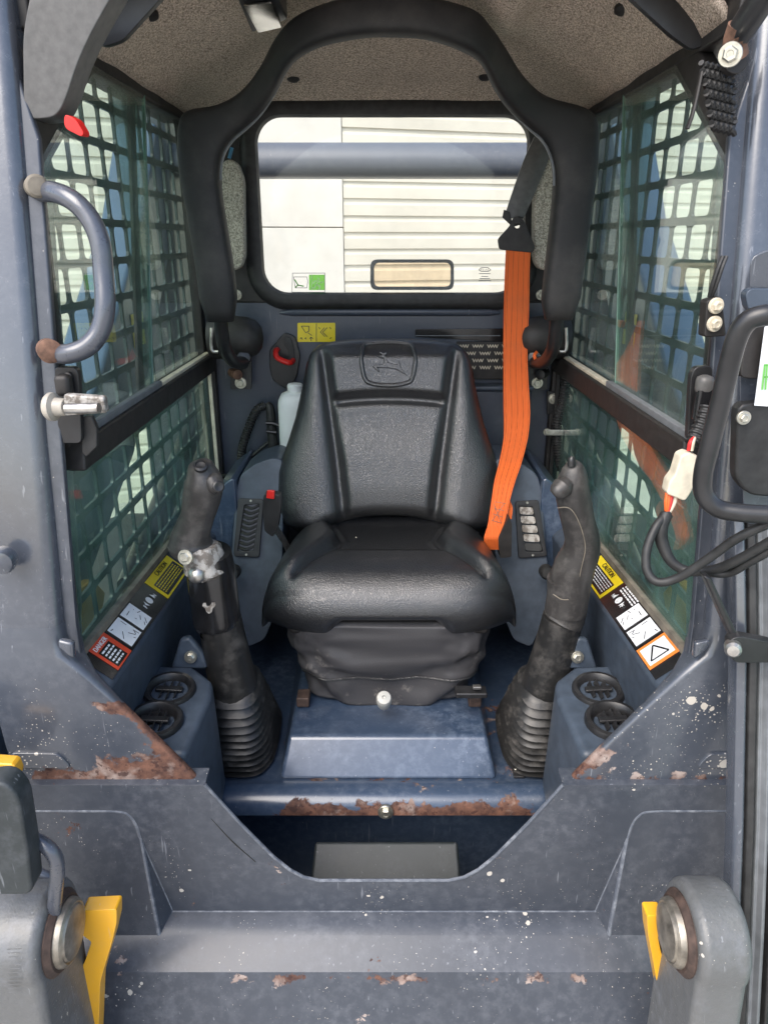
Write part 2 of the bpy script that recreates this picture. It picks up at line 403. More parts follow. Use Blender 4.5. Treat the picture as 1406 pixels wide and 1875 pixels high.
def thing(name, label, cat_, loc=(0, 0, 0), group=None):
    o = bpy.data.objects.new(name, None); COL.objects.link(o); o.location = loc; o.empty_display_size = .2
    o['label'] = label; o['category'] = cat_
    if group: o['group'] = group
    return o

# ================================================================== setting
g = obj('ground', [(-60, -60, 0), (60, -60, 0), (60, 60, 0), (-60, 60, 0)], [[0, 1, 2, 3]], 'concrete', smooth=False); g['kind'] = 'structure'

# white clad building behind the machine, its wall running off to the right
WA = R(15); WO = Vector((-.26, 5.0, 0)); WD = Vector((math.cos(WA), math.sin(WA), 0)); WN = Vector((math.sin(WA), -math.cos(WA), 0))
bld = thing('building', 'white building clad in horizontal siding boards behind the machine', 'building', WO)
def wallp(s, out, z): return WO + WD * s + WN * out + Vector((0, 0, z))
prism('wall', [wallp(-9, -.02, 0), wallp(9, -.02, 0), wallp(9, -.02, 4.6), wallp(-9, -.02, 4.6)], -WN * .2, 'white_board', bld, 0)
def plank(s0, s1):
    prof = [(-.018, 0), (.016, 0), (.014, .062), (.004, .080), (.004, .1), (.016, .102), (.014, .164), (.004, .182), (.004, .2), (-.018, .2)]
    return loft('siding_board', [[wallp(s, o_, z) for o_, z in prof] for s in (s0, s1)], 'siding', bld, auto=20)
for s0, s1 in ((.0, 8.8), (-8.8, -.80)):
    p0 = plank(s0, s1); 
    for k in range(1, 22):
        q = p0.copy(); COL.objects.link(q); q.location.z = k * .2
for k in range(10):
    z0 = .05 + k * .42
    prism('panel', rnd([wallp(-.795, .02, z0), wallp(-.005, .02, z0), wallp(-.005, .02, z0 + .414), wallp(-.795, .02, z0 + .414)], .004, 2), -WN * .04, 'white_board', bld, .004)

# ================================================================== the machine
L = thing('skid_steer_loader', 'grey-blue skid steer loader with open cab, black seat and two control levers', 'loader', (0, 1.5, 0))

# ---- chassis, wheels, rear body
box('chassis', W(0, 1.93, -1.27), (1.02, 1.32, .52), 'paint_outer', L, bevel=.02)
prism('hood', [W(-.46, 1.92, -.24), W(.46, 1.92, -.24), W(.46, 1.92, -1.0), W(-.46, 1.92, -1.0)], (0, .85, 0), 'paint_outer', L, .03)
for sx in (-1, 1):
    for wy in (1.12, 2.08):
        c = Vector((sx * .76, wy, .42)); ax = (1, 0, 0)
        tp = [(.24, -.13), (.36, -.14), (.41, -.11), (.42, -.06), (.42, .06), (.41, .11), (.36, .14), (.24, .13)]
        wh = lathe('wheel', c, ax, tp, 'tyre_rubber', L, 40)
        lathe('rim', c, ax, [(.05, -.09), (.16, -.09), (.20, -.05), (.235, -.128), (.25, -.128), (.25, .128), (.235, .128), (.20, .05), (.16, .03), (.05, .03)], 'paint_yellow', wh, 40)
    # loader arm: tower, lift arm, strut
    prism('arm_tower', [W(sx * .60, 2.18, -1.0), W(sx * .60, 2.62, -1.0), W(sx * .60, 2.52, .42), W(sx * .60, 2.24, .42)], (sx * .14, 0, 0), 'paint_outer', L, .012)
    arm = [W(sx * .62, 2.42, .30), W(sx * .62, 2.22, .30), W(sx * .62, 2.02, .06), W(sx * .62, 1.62, -.26), W(sx * .62, 1.15, -.52), W(sx * .62, .72, -.66),
           W(sx * .62, .62, -.78), W(sx * .62, .80, -.92), W(sx * .62, 1.25, -.74), W(sx * .62, 1.75, -.50), W(sx * .62, 2.30, .02), W(sx * .62, 2.45, .16)]
    pa = prism('lift_arm', arm, (sx * .11, 0, 0), 'paint_arm', L, .012)
    yc = W(sx * .618, 1.88, -.2)
    sheet('caution_sticker', [W(sx * .619, 1.83, -.17), W(sx * .619, 1.83, -.25), W(sx * .619, 1.92, -.25), W(sx * .619, 1.92, -.17)][::-sx], 'decal_yellow', pa, .001)
    ysp = [(136, 1135), (150, 1075), (172, 1060), (194, 1085), (190, 1112), (174, 1150), (140, 1175)]
    prism('arm_stop', [Vector((-sx * p.x, p.y, p.z)) for p in [at(x, y, X=-.60) for x, y in ysp]], (sx * .03, 0, 0), 'paint_yellow', L, .004)
    tube('hydraulic_cylinder', [W(sx * .56, 2.3, -.45), W(sx * .56, 1.45, -.72)], .032, 'black_paint', L)
    prism('tail_plate', [W(sx * .50, 2.25, -.05), W(sx * .50, 2.29, -.05), W(sx * .50, 2.29, .12), W(sx * .50, 2.25, .12)], (sx * .03, 0, 0), 'paint_yellow', L, .003)
prof = [(-.0, .0)]
cb = [(2.30, .172), (2.285, .180), (2.275, .205), (2.30, .255), (2.32, .263), (2.385, .263), (2.395, .25), (2.395, .18), (2.385, .172)]
loft('arm_crossbeam', [[W(x, y, z) for y, z in cb] for x in (-.62, .62)], 'paint_beam', L, auto=50)

# ---- rear wall of the cab
YR = 1.83
def rrect(x0, x1, z0, z1, r, y, k=8):
    out = []
    for cx, cz, a0 in ((x1 - r, z1 - r, 0), (x0 + r, z1 - r, 90), (x0 + r, z0 + r, 180), (x1 - r, z0 + r, 270)):
        for j in range(k + 1):
            a = R(a0 + 90 * j / k); out.append(W(cx + r * math.cos(a), y, cz + r * math.sin(a)))
    return out
WX0, WX1, WZ0, WZ1 = -.302, .340, -.134, .274
inner = rrect(WX0, WX1, WZ0, WZ1, .072, YR)
outer = rrect(-.455, .455, -.142, .34, .004, YR)
rear = ring_plate('rear_frame', inner, outer, (0, .05, 0), 'black_trim', L)
gl = prism('rear_window', [p + Vector((0, .03, 0)) for p in inner], (0, .005, 0), 'glass_rear', L, 0, smooth=False)
gp = [(-.016, -.006), (-.013, -.017), (.006, -.020), (.020, -.014), (.025, -.002), (.025, .006), (-.016, .006)]
sweep('window_seal', inner, [(a, -b) for a, b in gp], 'rubber', L, closed=True, up=(0, -1, 0), auto=60)
low = [W(-.455, YR, -.142), W(.455, YR, -.142), W(.455, YR, -.98), W(-.455, YR, -.98)]
rp = prism('rear_panel', low, (0, .04, 0), 'paint_rear', L, 0)
# pressed ridge under the window
tube('pressed_ridge', [at(512, 573, Y=YR), at(535, 571, Y=YR), at(895, 571, Y=YR), at(915, 573, Y=YR)], [.003, .010, .010, .003], 'paint_rear', rp, 12, smooth_path=False)
# window stickers and frame seen on the glass
YG = YR + .028
def fq(x0, y0, x1, y1, Y): return [at(x0, y1, Y=Y), at(x1, y1, Y=Y), at(x1, y0, Y=Y), at(x0, y0, Y=Y)]
ex = obj('exit_sticker', [p + Vector((0, -.001, 0)) for p in fq(566, 503, 595, 531, YG)], [[0, 1, 2, 3]], 'film_green', gl, False)
def strokes(name, lines, wpx, Y, mat, parent, lift=.0022):
    parts = []
    for ln in lines:
        for (xa, ya), (xb, yb) in zip(ln, ln[1:]):
            d = Vector((xb - xa, yb - ya)); n_ = Vector((-d.y, d.x)).normalized() * wpx / 2; e = d.normalized() * wpx * .3
            pts = [(xa - e.x + n_.x, ya - e.y + n_.y), (xb + e.x + n_.x, yb + e.y + n_.y), (xb + e.x - n_.x, yb + e.y - n_.y), (xa - e.x - n_.x, ya - e.y - n_.y)]
            parts.append(quadp(*[at(x, y, Y=Y) + Vector((0, -lift, 0)) for x, y in pts]))
    return joined(name, parts, mat, parent)
strokes('running_figure', [[(583, 509), (584, 511)], [(582, 514), (580, 521)], [(580, 521), (586, 524), (585, 530)], [(579, 521), (576, 527), (571, 528)], [(582, 514), (588, 518), (591, 516)], [(582, 514), (576, 515), (574, 519)]], 3.2, YG, 'film_white', gl, .0024)
strokes('exit_door_lines', [[(571, 503), (571, 531)]], 1.6, YG, 'film_white', gl, .0022)
strokes('glass_sticker_print', [[(536, 500), (595, 500), (595, 535), (535, 535), (536, 500)], [(538, 507), (562, 507), (564, 515), (562, 527), (541, 527), (538, 507)]], 1.0, YG, 'seal_grey', gl, .0018)
strokes('glass_sticker_arm', [[(540, 512), (546, 522), (556, 524)], [(546, 522), (541, 526)]], 2.2, YG, 'decal_green', gl, .002)
strokes('maker_mark_print', [[(876, 494), (881, 490), (893, 490), (898, 494), (893, 497), (881, 497), (876, 494)], [(877, 501), (897, 501)], [(881, 506), (893, 506)], [(878, 510), (896, 510)], [(876, 514), (898, 514)]], 1.3, YG, 'seal_grey', gl, .002)
strokes('maker_mark_letters', [[(880, 494), (882, 492)], [(884, 495), (885, 492)], [(888, 495), (890, 492)], [(892, 495), (893, 492)]], 1.2, YG, 'seal_grey', gl, .0022)
fr_o = rnd(fq(678, 475, 831, 531, YG + .02), .018, 6); fr_i = rnd(fq(685, 481, 825, 525, YG + .02), .014, 6)
pl = ring_plate('plate_frame', fr_i, fr_o, (0, .008, 0), 'seal_grey', L, .002)
obj('plate', [p + Vector((0, .004, 0)) for p in fr_i], [list(range(len(fr_i)))], 'film_peach', pl, False)
# yellow sticker
def sticker(quad, mat, parent, name='sticker'): return sheet(name, quad, mat, parent, .001, .0006, .003)
ys = sticker(fq(545, 591, 614, 626, YR), 'decal_yellow', rp, 'warning_sticker')
strokes('sticker_print', [[(579.5, 592), (579.5, 625)], [(552, 597), (566, 597), (566, 606), (560, 609), (552, 597)], [(564, 609), (571, 614)], [(570, 618), (570, 624)], [(567, 620), (570, 617), (573, 620)], [(550, 620), (552, 618), (554, 621)], [(558, 620), (560, 618), (561, 621)],
        [(594, 600), (587, 608), (595, 616)], [(599, 600), (591, 608), (599, 616)], [(604, 599), (606, 602)], [(604, 620), (607, 618)], [(584, 599), (586, 602)]], 1.2, YR, 'decal_black', rp)
# latch plate with red handle
lp = prism('latch_plate', rnd([at(x, y, Y=YR - .002) for x, y in ((495, 640), (522, 608), (541, 615), (551, 650), (544, 690), (528, 712), (500, 694), (495, 670))], .008, 3), (0, -.012, 0), 'black_paint', L, .004)
prism('latch_recess', rnd([at(x, y, Y=YR - .0145) for x, y in ((520, 616), (533, 618), (539, 640), (540, 668), (528, 664), (529, 640), (520, 632))], .006, 3), (0, -.003, 0), 'rubber', lp, .0015)
tube('red_handle', [at(508, 640, Y=YR - .016), at(505, 643, Y=YR - .035), at(507, 654, Y=YR - .042), at(519, 661, Y=YR - .045), at(531, 664, Y=YR - .042), at(537, 660, Y=YR - .016)], .0068, 'red_plastic', lp, 10)
# slotted strip, grille
prism('vent_slot', rnd([at(x, y, Y=YR - .001) for x, y in ((760, 602), (945, 601), (945, 627), (760, 616))], .002, 2), (0, -.005, 0), 'decal_black', L, .001)
strokes('vent_slot_edge', [[(761, 614.5), (915, 614.5)]], 1.6, YR - .006, 'seal_grey', rp, .001)
vg = prism('grille', [at(x, y, Y=YR - .002) for x, y in ((835, 625), (945, 625), (945, 694), (850, 694))], (0, -.006, 0), 'black_trim', L, .002)
for r_ in range(4):
    yy = 631 + r_ * 13
    for c_ in range(4):
        xx = 838 + c_ * 27 + (13 if r_ % 2 else 0)
        zz = [(xx + i * 2.4, yy + (5.5 if i % 2 else 0)) for i in range(9)]
        strokes('grille_spring', [zz], 1.5, YR - .008, 'cream_plastic', vg, .002)
box('seat_back_ledge', at(900, 708, Y=1.80), (.20, .05, .012), 'console_plastic', L, bevel=.004)
box('rear_box', at(900, 768, Y=1.80) + Vector((0, .012, 0)), (.19, .05, .155), 'paint_rear', L, bevel=.008)

# ---- roof: headliner, side rails, front header
def head_z(x, y):
    e = max(0, 1 - abs(x / .44) ** 3.2); f = 1 if y < 1.25 else max(0, 1 - ((y - 1.25) / .575) ** 2.4)
    z = .262 + .125 * (e ** .8) * (f ** .75)
    if y > 1.70: z += .022 * min(1, (y - 1.70) / .12) * min(1, e * 2)
    z -= .050 * math.exp(-(((abs(x) - .30) / .06) ** 2 + ((y - 1.28) / .10) ** 2)) * -1
    z -= .034 * math.exp(-(((abs(x) - .20) / .045) ** 2)) * (1 - min(1, max(0, (y - 1.45) / .2)))
    return z + .004 * noise.noise(Vector((x * 9, y * 9, 1)))
nx, ny = 56, 50; vs = []; fs = []
for j in range(ny + 1):
    for i in range(nx + 1):
        x = -.44 + .88 * i / nx; y = 1.085 + (1.828 - 1.085) * j / ny
        vs.append(W(x, y, head_z(x, y)))
for j in range(ny):
    for i in range(nx):
        a = j * (nx + 1) + i; fs.append([a, a + 1, a + nx + 2, a + nx + 1])
hl = obj('headliner', vs, fs, 'felt', L, solid=.008)
prism('roof', [W(-.50, .96, .43), W(.50, .96, .43), W(.50, 1.9, .43), W(-.50, 1.9, .43)], (0, 0, .05), 'paint_outer', L, .02)
for px, py in ((275, 27), (1140, 17), (537, 143), (888, 140)):
    d = ray(px, py); t = 1.0
    for k in range(200):
        p = d * t
        if p.z > head_z(p.x, p.y) - .004: break
        t += .005
    lathe('headliner_button', p + Vector((0, 0, H)), (0, -.3, -1), [(.0135, -.004), (.0135, .002), (.010, .005), (.003, .006)], 'black_trim', hl, 16)
for pts_ in (((205, -30), (320, -30), (225, 74), (190, 86), (165, 70)), ((1125, -30), (1345, -30), (1310, 70), (1268, 92), (1228, 64))):
    prism('corner_cover', rnd([at(x, y, Y=1.16) for x, y in pts_], .008, 3), (0, .012, 0), 'black_paint', L, .003)
# dome lamp / mirror in the headliner
lq = [at(x, y, Z=.335) for x, y in ((432, -8), (505, -14), (528, 36), (462, 60))]
n_ = Vector((0, -.35, -1)).normalized()
lmp = prism('mirror_housing', rnd([p for p in lq], .012, 4), (0, 0, .035), 'black_paint', L, .004)
sheet('mirror_glass', [at(x, y, Z=.3345) for x, y in ((446, 5), (497, 0), (515, 45), (473, 55))][::-1], 'mirror', lmp, .002, .002, .004)
for sx in (-1, 1):
    # rail over the side window, hidden structure behind
    prism('roof_rail', [W(sx * .435, 1.05, .245), W(sx * .435, 1.83, .245), W(sx * .435, 1.83, .45), W(sx * .435, 1.05, .45)], (sx * .06, 0, 0), 'black_trim', L, .004)

# ---- side windows
for sx in (-1, 1):
    X0 = sx * .44
    def sp(y, z, dx=0): return W(X0 + sx * dx, y, z)
    inn = rnd([sp(1.262, .238), sp(1.785, .246), sp(1.80, -.262), sp(.995, -.262), sp(1.03, .088)], [.022, .03, .02, .02, 0], 5)
    out = rnd([sp(1.225, .285), sp(1.835, .285), sp(1.835, -.30), sp(.980, -.30), sp(1.02, .14)], [.022, .03, .02, .02, 0], 5)
    fr = ring_plate('side_window', [p + Vector((-sx * .003, 0, 0)) for p in inn], [p + Vector((-sx * .003, 0, 0)) for p in out], (sx * .022, 0, 0), 'black_trim', L, .004)
    prism('rear_pane', [sp(1.36, -.265, .006), sp(1.82, -.265, .006), sp(1.82, .26, .006), sp(1.36, .26, .006)], (sx * .004, 0, 0), 'glass_side', fr, 0, smooth=False)
    prism('sliding_pane', [sp(.985, -.255, -.004), sp(1.368, -.255, -.004), sp(1.505, .25, -.004), sp(1.258, .25, -.004), sp(1.02, .095, -.004)], (sx * .004, 0, 0), 'glass_side', fr, 0, smooth=False)
    prism('pane_edge', [sp(1.368, -.255, -.005), sp(1.373, -.255, -.005), sp(1.510, .25, -.005), sp(1.505, .25, -.005)], (sx * .006, 0, 0), 'glass_edge', fr, .001)
    prism('pane_channel', [sp(1.325, -.258, .008), sp(1.355, -.258, .008), sp(1.490, .25, .008), sp(1.460, .25, .008)], (sx * .006, 0, 0), 'black_trim', fr, .001)
    box('pane_track', sp(1.19, -.257, -.010), (.012, .40, .012), 'seal_grey', fr, bevel=.002)
    box('pane_track', sp(1.60, -.260, -.008), (.014, .42, .008), 'cream_plastic', fr, bevel=.002)
    # middle rail
    prism('window_rail', [sp(.985, -.262, -.022), sp(1.835, -.262, -.022), sp(1.835, -.304, -.022), sp(.975, -.304, -.022)], (sx * .035, 0, 0), 'black_trim', L, .004)
    # lower window
    lw = prism('lower_window', [sp(.965, -.30), sp(1.835, -.30), sp(1.835, -.61), sp(.915, -.555)], (sx * .005, 0, 0), 'glass_lower', L, 0, smooth=False)
    sweep('window_gasket', [sp(.915, -.556, -.003), sp(1.835, -.602, -.003)], [(-.005, -.008), (.005, -.008), (.005, .004), (-.005, .004)], 'gasket', lw, up=(0, 0, 1))
    # punched steel guard outside the glass
    gx = X0 + sx * .028; pY, pZ, hbY, hbZ = .0725, .0612, .0036, .0060; gv, gf = [], []
    def cell(y0, y1, z0, z1, rr=.0085):
        inn_ = []
        for cy, cz, a0 in ((y1 - hbY - rr, z1 - hbZ - rr, 0), (y0 + hbY + rr, z1 - hbZ - rr, 90), (y0 + hbY + rr, z0 + hbZ + rr, 180), (y1 - hbY - rr, z0 + hbZ + rr, 270)):
            for j in range(4): a = R(a0 + 30 * j); inn_.append((cy + rr * math.cos(a), cz + rr * math.sin(a)))
        out_ = []
        for j, (cy, cz) in enumerate(((y1, z1), (y0, z1), (y0, z0), (y1, z0))): out_ += [(cy, cz)]
        b = len(gv)
        for th in (0, .005):
            for y, z in inn_: gv.append(W(gx + sx * th, y, z))
            for y, z in out_: gv.append(W(gx + sx * th, y, z))
        for q in range(4):
            for lay in (0, 20):
                c_ = b + lay + 16 + q; cn = b + lay + 16 + (q + 1) % 4
                for j in range(3): gf.append([c_, b + lay + q * 4 + j, b + lay + q * 4 + j + 1])
                gf.append([c_, b + lay + q * 4 + 3, b + lay + ((q + 1) % 4) * 4, cn])
        for j in range(16): gf.append([b + j, b + (j + 1) % 16, b + 20 + (j + 1) % 16, b + 20 + j])
    for r_ in range(9):
        for c_ in range(14):
            y0 = .84 + c_ * pY; z0 = -.278 + r_ * pZ
            if z0 + pZ > .10 + (y0 + pY - 1.01) * .67 + .05 or y0 < .885 + .19 * (z0 + pZ + .5) + .03: continue
            cell(y0, y0 + pY, z0, z0 + pZ)
    for r_ in range(6):
        for c_ in range(14):
            y0 = .84 + c_ * pY; z0 = -.278 - (r_ + 1) * pZ
            if y0 < .89 + .19 * max(0, z0 + pZ + .5) + .03: continue
            cell(y0, y0 + pY, z0, z0 + pZ)
    obj('window_guard', gv, gf, 'guard_paint', L, smooth=False)
    # rear corner trim
    box('corner_trim', sp(1.815, -.45, -.012), (.022, .022, .33), 'black_trim', L, bevel=.004)
    sweep('corner_seal', [sp(1.79, -.30, -.012), sp(1.79, -.60, -.012)], [(-.004, -.004), (.004, -.004), (.004, .004), (-.004, .004)], 'cream_plastic' if sx < 0 else 'rubber', L, up=(1, 0, 0))

# ---- front posts, gussets
def postY(z): return .88 + .19 * (max(z, -.5) + .5)
for sx in (-1, 1):
    rings = []
    for z in (.62, .45, .30, .15, 0, -.15, -.3, -.42, -.5):
        y = postY(z); x1, x0 = .448, .560
        r = .018; ring = []
        for cx, cy, a0 in ((x0 - r, y + .10 - r, 0), (x1 + r, y + .10 - r, 90), (x1 + r, y + r, 180), (x0 - r, y + r, 270)):
            for j in range(5): a = R(a0 + 22.5 * j); ring.append(W(sx * (cx + r * math.cos(a)), cy + r * math.sin(a), z))
        rings.append(ring)
    loft('front_post', rings, 'paint_post', L, auto=40)
    fl = [W(sx * .452, postY(z) + .014, z) for z in (.20, 0, -.25, -.5, -.56)] + [W(sx * .430, postY(z) + .014, z) for z in (-.56, -.5, -.25, 0, .12)]
    prism('post_flange', fl, (0, .012, 0), 'paint_outer', L, .003)
sl = [(60, 1040), (96, 1060), (112, 1163), (136, 1168), (144, 1203), (365, 1414), (366, 1424), (358, 1430), (24, 1432), (2, 1240), (40, 1200)]
def rust_line(p, q, width):
    """coefficients of a mask that is positive within width of line p-q (x,z)"""
    d = (q - p); n_ = Vector((d.z, 0, -d.x)).normalized(); return n_, -n_.dot(p)
for sx in (-1, 1):
    P = [at(x, y, Y=.868) for x, y in sl]; P = [Vector((p.x * -sx, p.y, p.z)) for p in P]
    zb = P[7].z; a_, b_ = P[4], P[5]
    n_, off = rust_line(a_, b_, .0)
    if n_.dot(P[8]) + off > 0: n_, off = -n_, -off            # negative inside the plate
    nm = 'paint_gusset_l' if sx < 0 else 'paint_gusset_r'
    ext = .30 if sx < 0 else .36
    rl = [[({'Z': -1}, zb + .026), ({'X': 1}, .52)], [({'Z': -1}, zb + .045), ({'X': 1}, .42)], [({'X': n_.x, 'Z': n_.z}, off + .030), ({'Z': -1}, zb + .13)]] if sx < 0 else [[({'Z': -1}, zb + .006)], [({'X': n_.x, 'Z': n_.z}, off + .034), ({'Z': -1}, zb + .055)], [({'X': -1}, .335), ({'Z': -1}, zb + .02)]]
    paint(nm, (.050, .058, .074), .30, speck=1.3, dust=.28, coat=.6, rust=rl, seed=.4 + sx * .3, speckz=(-.46, -.60))
    rings = []
    for z, x1, r, dp, x0 in ((-.500, .448, .018, .10, .560), (-.520, .447, .018, .092, .560), (-.540, .440, .016, .07, .560), (-.552, .428, .012, .045, .558), (-.575, .408, .009, .026, .557), (-.62, .373, .0065, .017, .554), (-.68, .327, .006, .015, .551), (-.735, .286, .006, .014, .548), (-.746, .279, .006, .014, .547), (-.7535, .286, .006, .014, .545)):
        y = .88 - .012 * min(1, (-.5 - z) / .06); ring = []
        for cx, cy, a0 in ((x0 - r, y + dp - r, 0), (x1 + r, y + dp - r, 90), (x1 + r, y + r, 180), (x0 - r, y + r, 270)):
            for j in range(5): a = R(a0 + 22.5 * j); ring.append(W(sx * (cx + r * math.cos(a)), cy + r * math.sin(a), z))
        rings.append(ring)
    gs = loft('gusset_plate', rings, nm, L, auto=50)
    bl = [Vector((p.x * -sx, p.y, p.z)) for p in [at(x, y, Y=.870) for x, y in ((22, 1374), (110, 1376), (128, 1394), (132, 1402), (24, 1402))]]
    prism('pressed_step', rnd(bl, .008, 3), (0, -.006, 0), nm, gs, .005, 3)
    nb = [Vector((p.x * -sx, p.y, p.z)) for p in [at(x, y, Y=.878) for x, y in ((112, 1164), (128, 1168), (140, 1170), (142, 1200), (128, 1192), (114, 1180))]]
    prism('gusset_tab', nb, (0, -.012, 0), 'paint_post', gs, .004)

# ---- front panel with the cut-out
Ym, Yb, Yd = .86, .822, .785
def fp(x, y, Y): return at(x, y, Y=Y)
cutL = [(376, 1437), (440, 1508), (500, 1568), (530, 1592), (556, 1606), (585, 1612)]
half = {'OL': fp(-60, 1437, Ym), 'S0': fp(-60, 1484, Ym), 'S1': fp(215, 1484, Ym), 'S2': fp(243, 1497, Ym), 'T': fp(257, 1530, Ym), 'A': fp(316, 1667, Ym),
        'B': fp(292, 1712, Yb), 'BL': fp(-60, 1712, Yb), 'D': fp(703, 1779, Yd), 'DL': fp(-60, 1779, Yd)}
def mir(p): return Vector((-p.x, p.y, p.z))
names = {}; vs = []
for k, p in half.items():
    names[k] = len(vs); vs.append(p); names[k + 'r'] = len(vs); vs.append(mir(p))
cl = []; cr_ = []
for x, y in cutL:
    p = fp(x, y, Ym); cl.append(len(vs)); vs.append(p); cr_.append(len(vs)); vs.append(mir(p))
zb_ = H - 1.40
for k, x in (('E', -.60), ('Er', .60)): names[k] = len(vs); vs.append(Vector((x, Yd - .13, zb_)))
k_ = names
tb = {}
for nm, src in (('OLb', half['OL']), ('OLrb', mir(half['OL'])), ('Cb', vs[cl[0]]), ('Crb', vs[cr_[0]])):
    tb[nm] = len(vs); vs.append(src + Vector((0, .030, .003)))
fs = [[k_['OL']] + cl + cr_[::-1] + [k_['OLr'], k_['S0r'], k_['S1r'], k_['S2r'], k_['Tr'], k_['Ar'], k_['A'], k_['T'], k_['S2'], k_['S1'], k_['S0']],
      [k_['T'], k_['A'], k_['B']], [k_['Tr'], k_['Br'], k_['Ar']], [k_['A'], k_['Ar'], k_['Br'], k_['B']],
      [k_['S0'], k_['S1'], k_['S2'], k_['T'], k_['B'], k_['BL']], [k_['S0r'], k_['BLr'], k_['Br'], k_['Tr'], k_['S2r'], k_['S1r']],
      [k_['BL'], k_['B'], k_['Br'], k_['BLr'], k_['DLr'], k_['DL']], [k_['DL'], k_['DLr'], k_['Er'], k_['E']],
      [k_['OL'], tb['OLb'], tb['Cb'], cl[0]], [k_['OLr'], cr_[0], tb['Crb'], tb['OLrb']]]
paint('paint_highlight', (.075, .086, .108), .36, speck=.2, dust=1.3, dusty=(.30, .32, .35))  # lighter dusty paint, edge highlights of the front panel put into the colour
paint('paint_front', PG, .38, coat=.15, speck=.8, dust=.40, rust_amt=.075, seed=.9,
      rust=[[({'Z': -1}, half['D'].z - .008), ({'Z': 1}, -half['D'].z + .006), ({'X': 1}, .22), ({'X': -1}, .30)]])
fpn = obj('front_panel', vs, fs, 'paint_front', L, smooth=True, solid=.006, bevel=.005, seg=3)
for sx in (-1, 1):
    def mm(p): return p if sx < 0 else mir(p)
    tube('weld_bead', [mm(half['T']), mm(half['B'])], .0035, 'paint_highlight', fpn, 8, smooth_path=False)
    tube('weld_bead', [mm(half['T']), mm(half['A'])], .0035, 'paint_highlight', fpn, 8, smooth_path=False)
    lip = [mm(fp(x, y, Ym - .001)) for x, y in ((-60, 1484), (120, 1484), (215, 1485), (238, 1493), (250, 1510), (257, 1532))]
    tube('pressed_crease', lip, .0032, 'paint_highlight', fpn, 8)
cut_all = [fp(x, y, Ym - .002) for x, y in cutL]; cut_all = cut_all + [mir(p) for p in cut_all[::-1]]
tube('cutout_rim', cut_all, .0026, 'paint_highlight', fpn, 8, smooth_path=False)
tube('edge_highlight', [half['A'] + Vector((0, -.0030, .001)), mir(half['A']) + Vector((0, -.0030, .001))], .0016, 'paint_highlight', fpn, 8, smooth_path=False)  # highlight along the ledge edge, painted as a thin pale tube
tube('scratch', [fp(387, 1499, Ym - .0032), fp(425, 1540, Ym - .0032), fp(468, 1578, Ym - .0032)], [.0004, .0012, .0006], 'black_trim', fpn, 6)
tube('seam', [half['B'] + Vector((0, -.001, 0)), mir(half['B']) + Vector((0, -.001, 0))], .0018, 'black_trim', fpn, 6, smooth_path=False)

# ---- footwell, floor pan, seat box
zl = -1.0
prism('footwell_back', [W(-.45, 1.20, zl + .012), W(.45, 1.20, zl + .012), W(.45, 1.20, -1.40), W(-.45, 1.20, -1.40)], (0, .02, 0), 'paint_inner', L, 0)
prism('footwell_floor', [W(-.45, .79, -1.32), W(.45, .79, -1.32), W(.45, 1.21, -1.32), W(-.45, 1.21, -1.32)], (0, 0, -.02), 'paint_inner', L, 0)
for sx in (-1, 1):
    prism('footwell_side', [W(sx * .445, .87, -.76), W(sx * .445, 1.09, -.76), W(sx * .445, 1.09, -1.34), W(sx * .445, .80, -1.34)], (sx * .02, 0, 0), 'paint_inner', L, 0)
ft = [at(577, 1541, Y=1.055), at(838, 1541, Y=1.055), at(846, 1640, Y=.985), at(566, 1640, Y=.985)]
n_ = (ft[1] - ft[0]).cross(ft[3] - ft[0]).normalized(); n_ = n_ if n_.y > 0 else -n_
paint('paint_block', (.024, .030, .032), .5, rust_amt=.07, speck=.25, dust=.3, coat=0)
prism('foot_rest', ft, n_ * .05, 'paint_block', L, .006, 3)
# floor pan: profile swept across
paint('paint_lip', PB, .30, speck=.2, dust=.5, coat=.5, dusty=(.20, .23, .28), rust=[[({'Z': -1}, H - .978), ({'X': 1}, .20), ({'X': -1}, .28)]])
pan = [(1.40, -.975), (1.130, -.975), (1.118, -.969), (1.104, -.967), (1.090, -.969), (1.078, -.977), (1.070, -.989), (1.068, -1.002), (1.074, -1.002), (1.082, -.99), (1.10, -.985), (1.40, -.99)]
loft('floor_pan', [[W(x, y, z) for y, z in pan] for x in (-.44, -.2, 0, .2, .44)], 'paint_lip', L, auto=50)
box('floor', W(0, 1.60, -.990), (.86, .46, .02), 'paint_inner', L, bevel=0)
sb_t = [(-.186, 1.178, -.908), (.202, 1.178, -.908), (.202, 1.56, -.908), (-.186, 1.56, -.908)]
sb_b = [(-.202, 1.132, -.976), (.218, 1.132, -.976), (.235, 1.60, -.976), (-.218, 1.60, -.976)]
obj('seat_box', [W(*p) for p in sb_t + sb_b], [[0, 1, 2, 3], [4, 5, 1, 0], [5, 6, 2, 1], [6, 7, 3, 2], [7, 4, 0, 3], [7, 6, 5, 4]], 'paint_inner', L, True, .008, 0, 3)
bolt(at(706, 1487, Y=1.066), (0, -1, .1), .0095, L)
for sx, xs in ((-1, ((560, 1432, 685),)), (1, ((905, 1432, 1000),))): pass
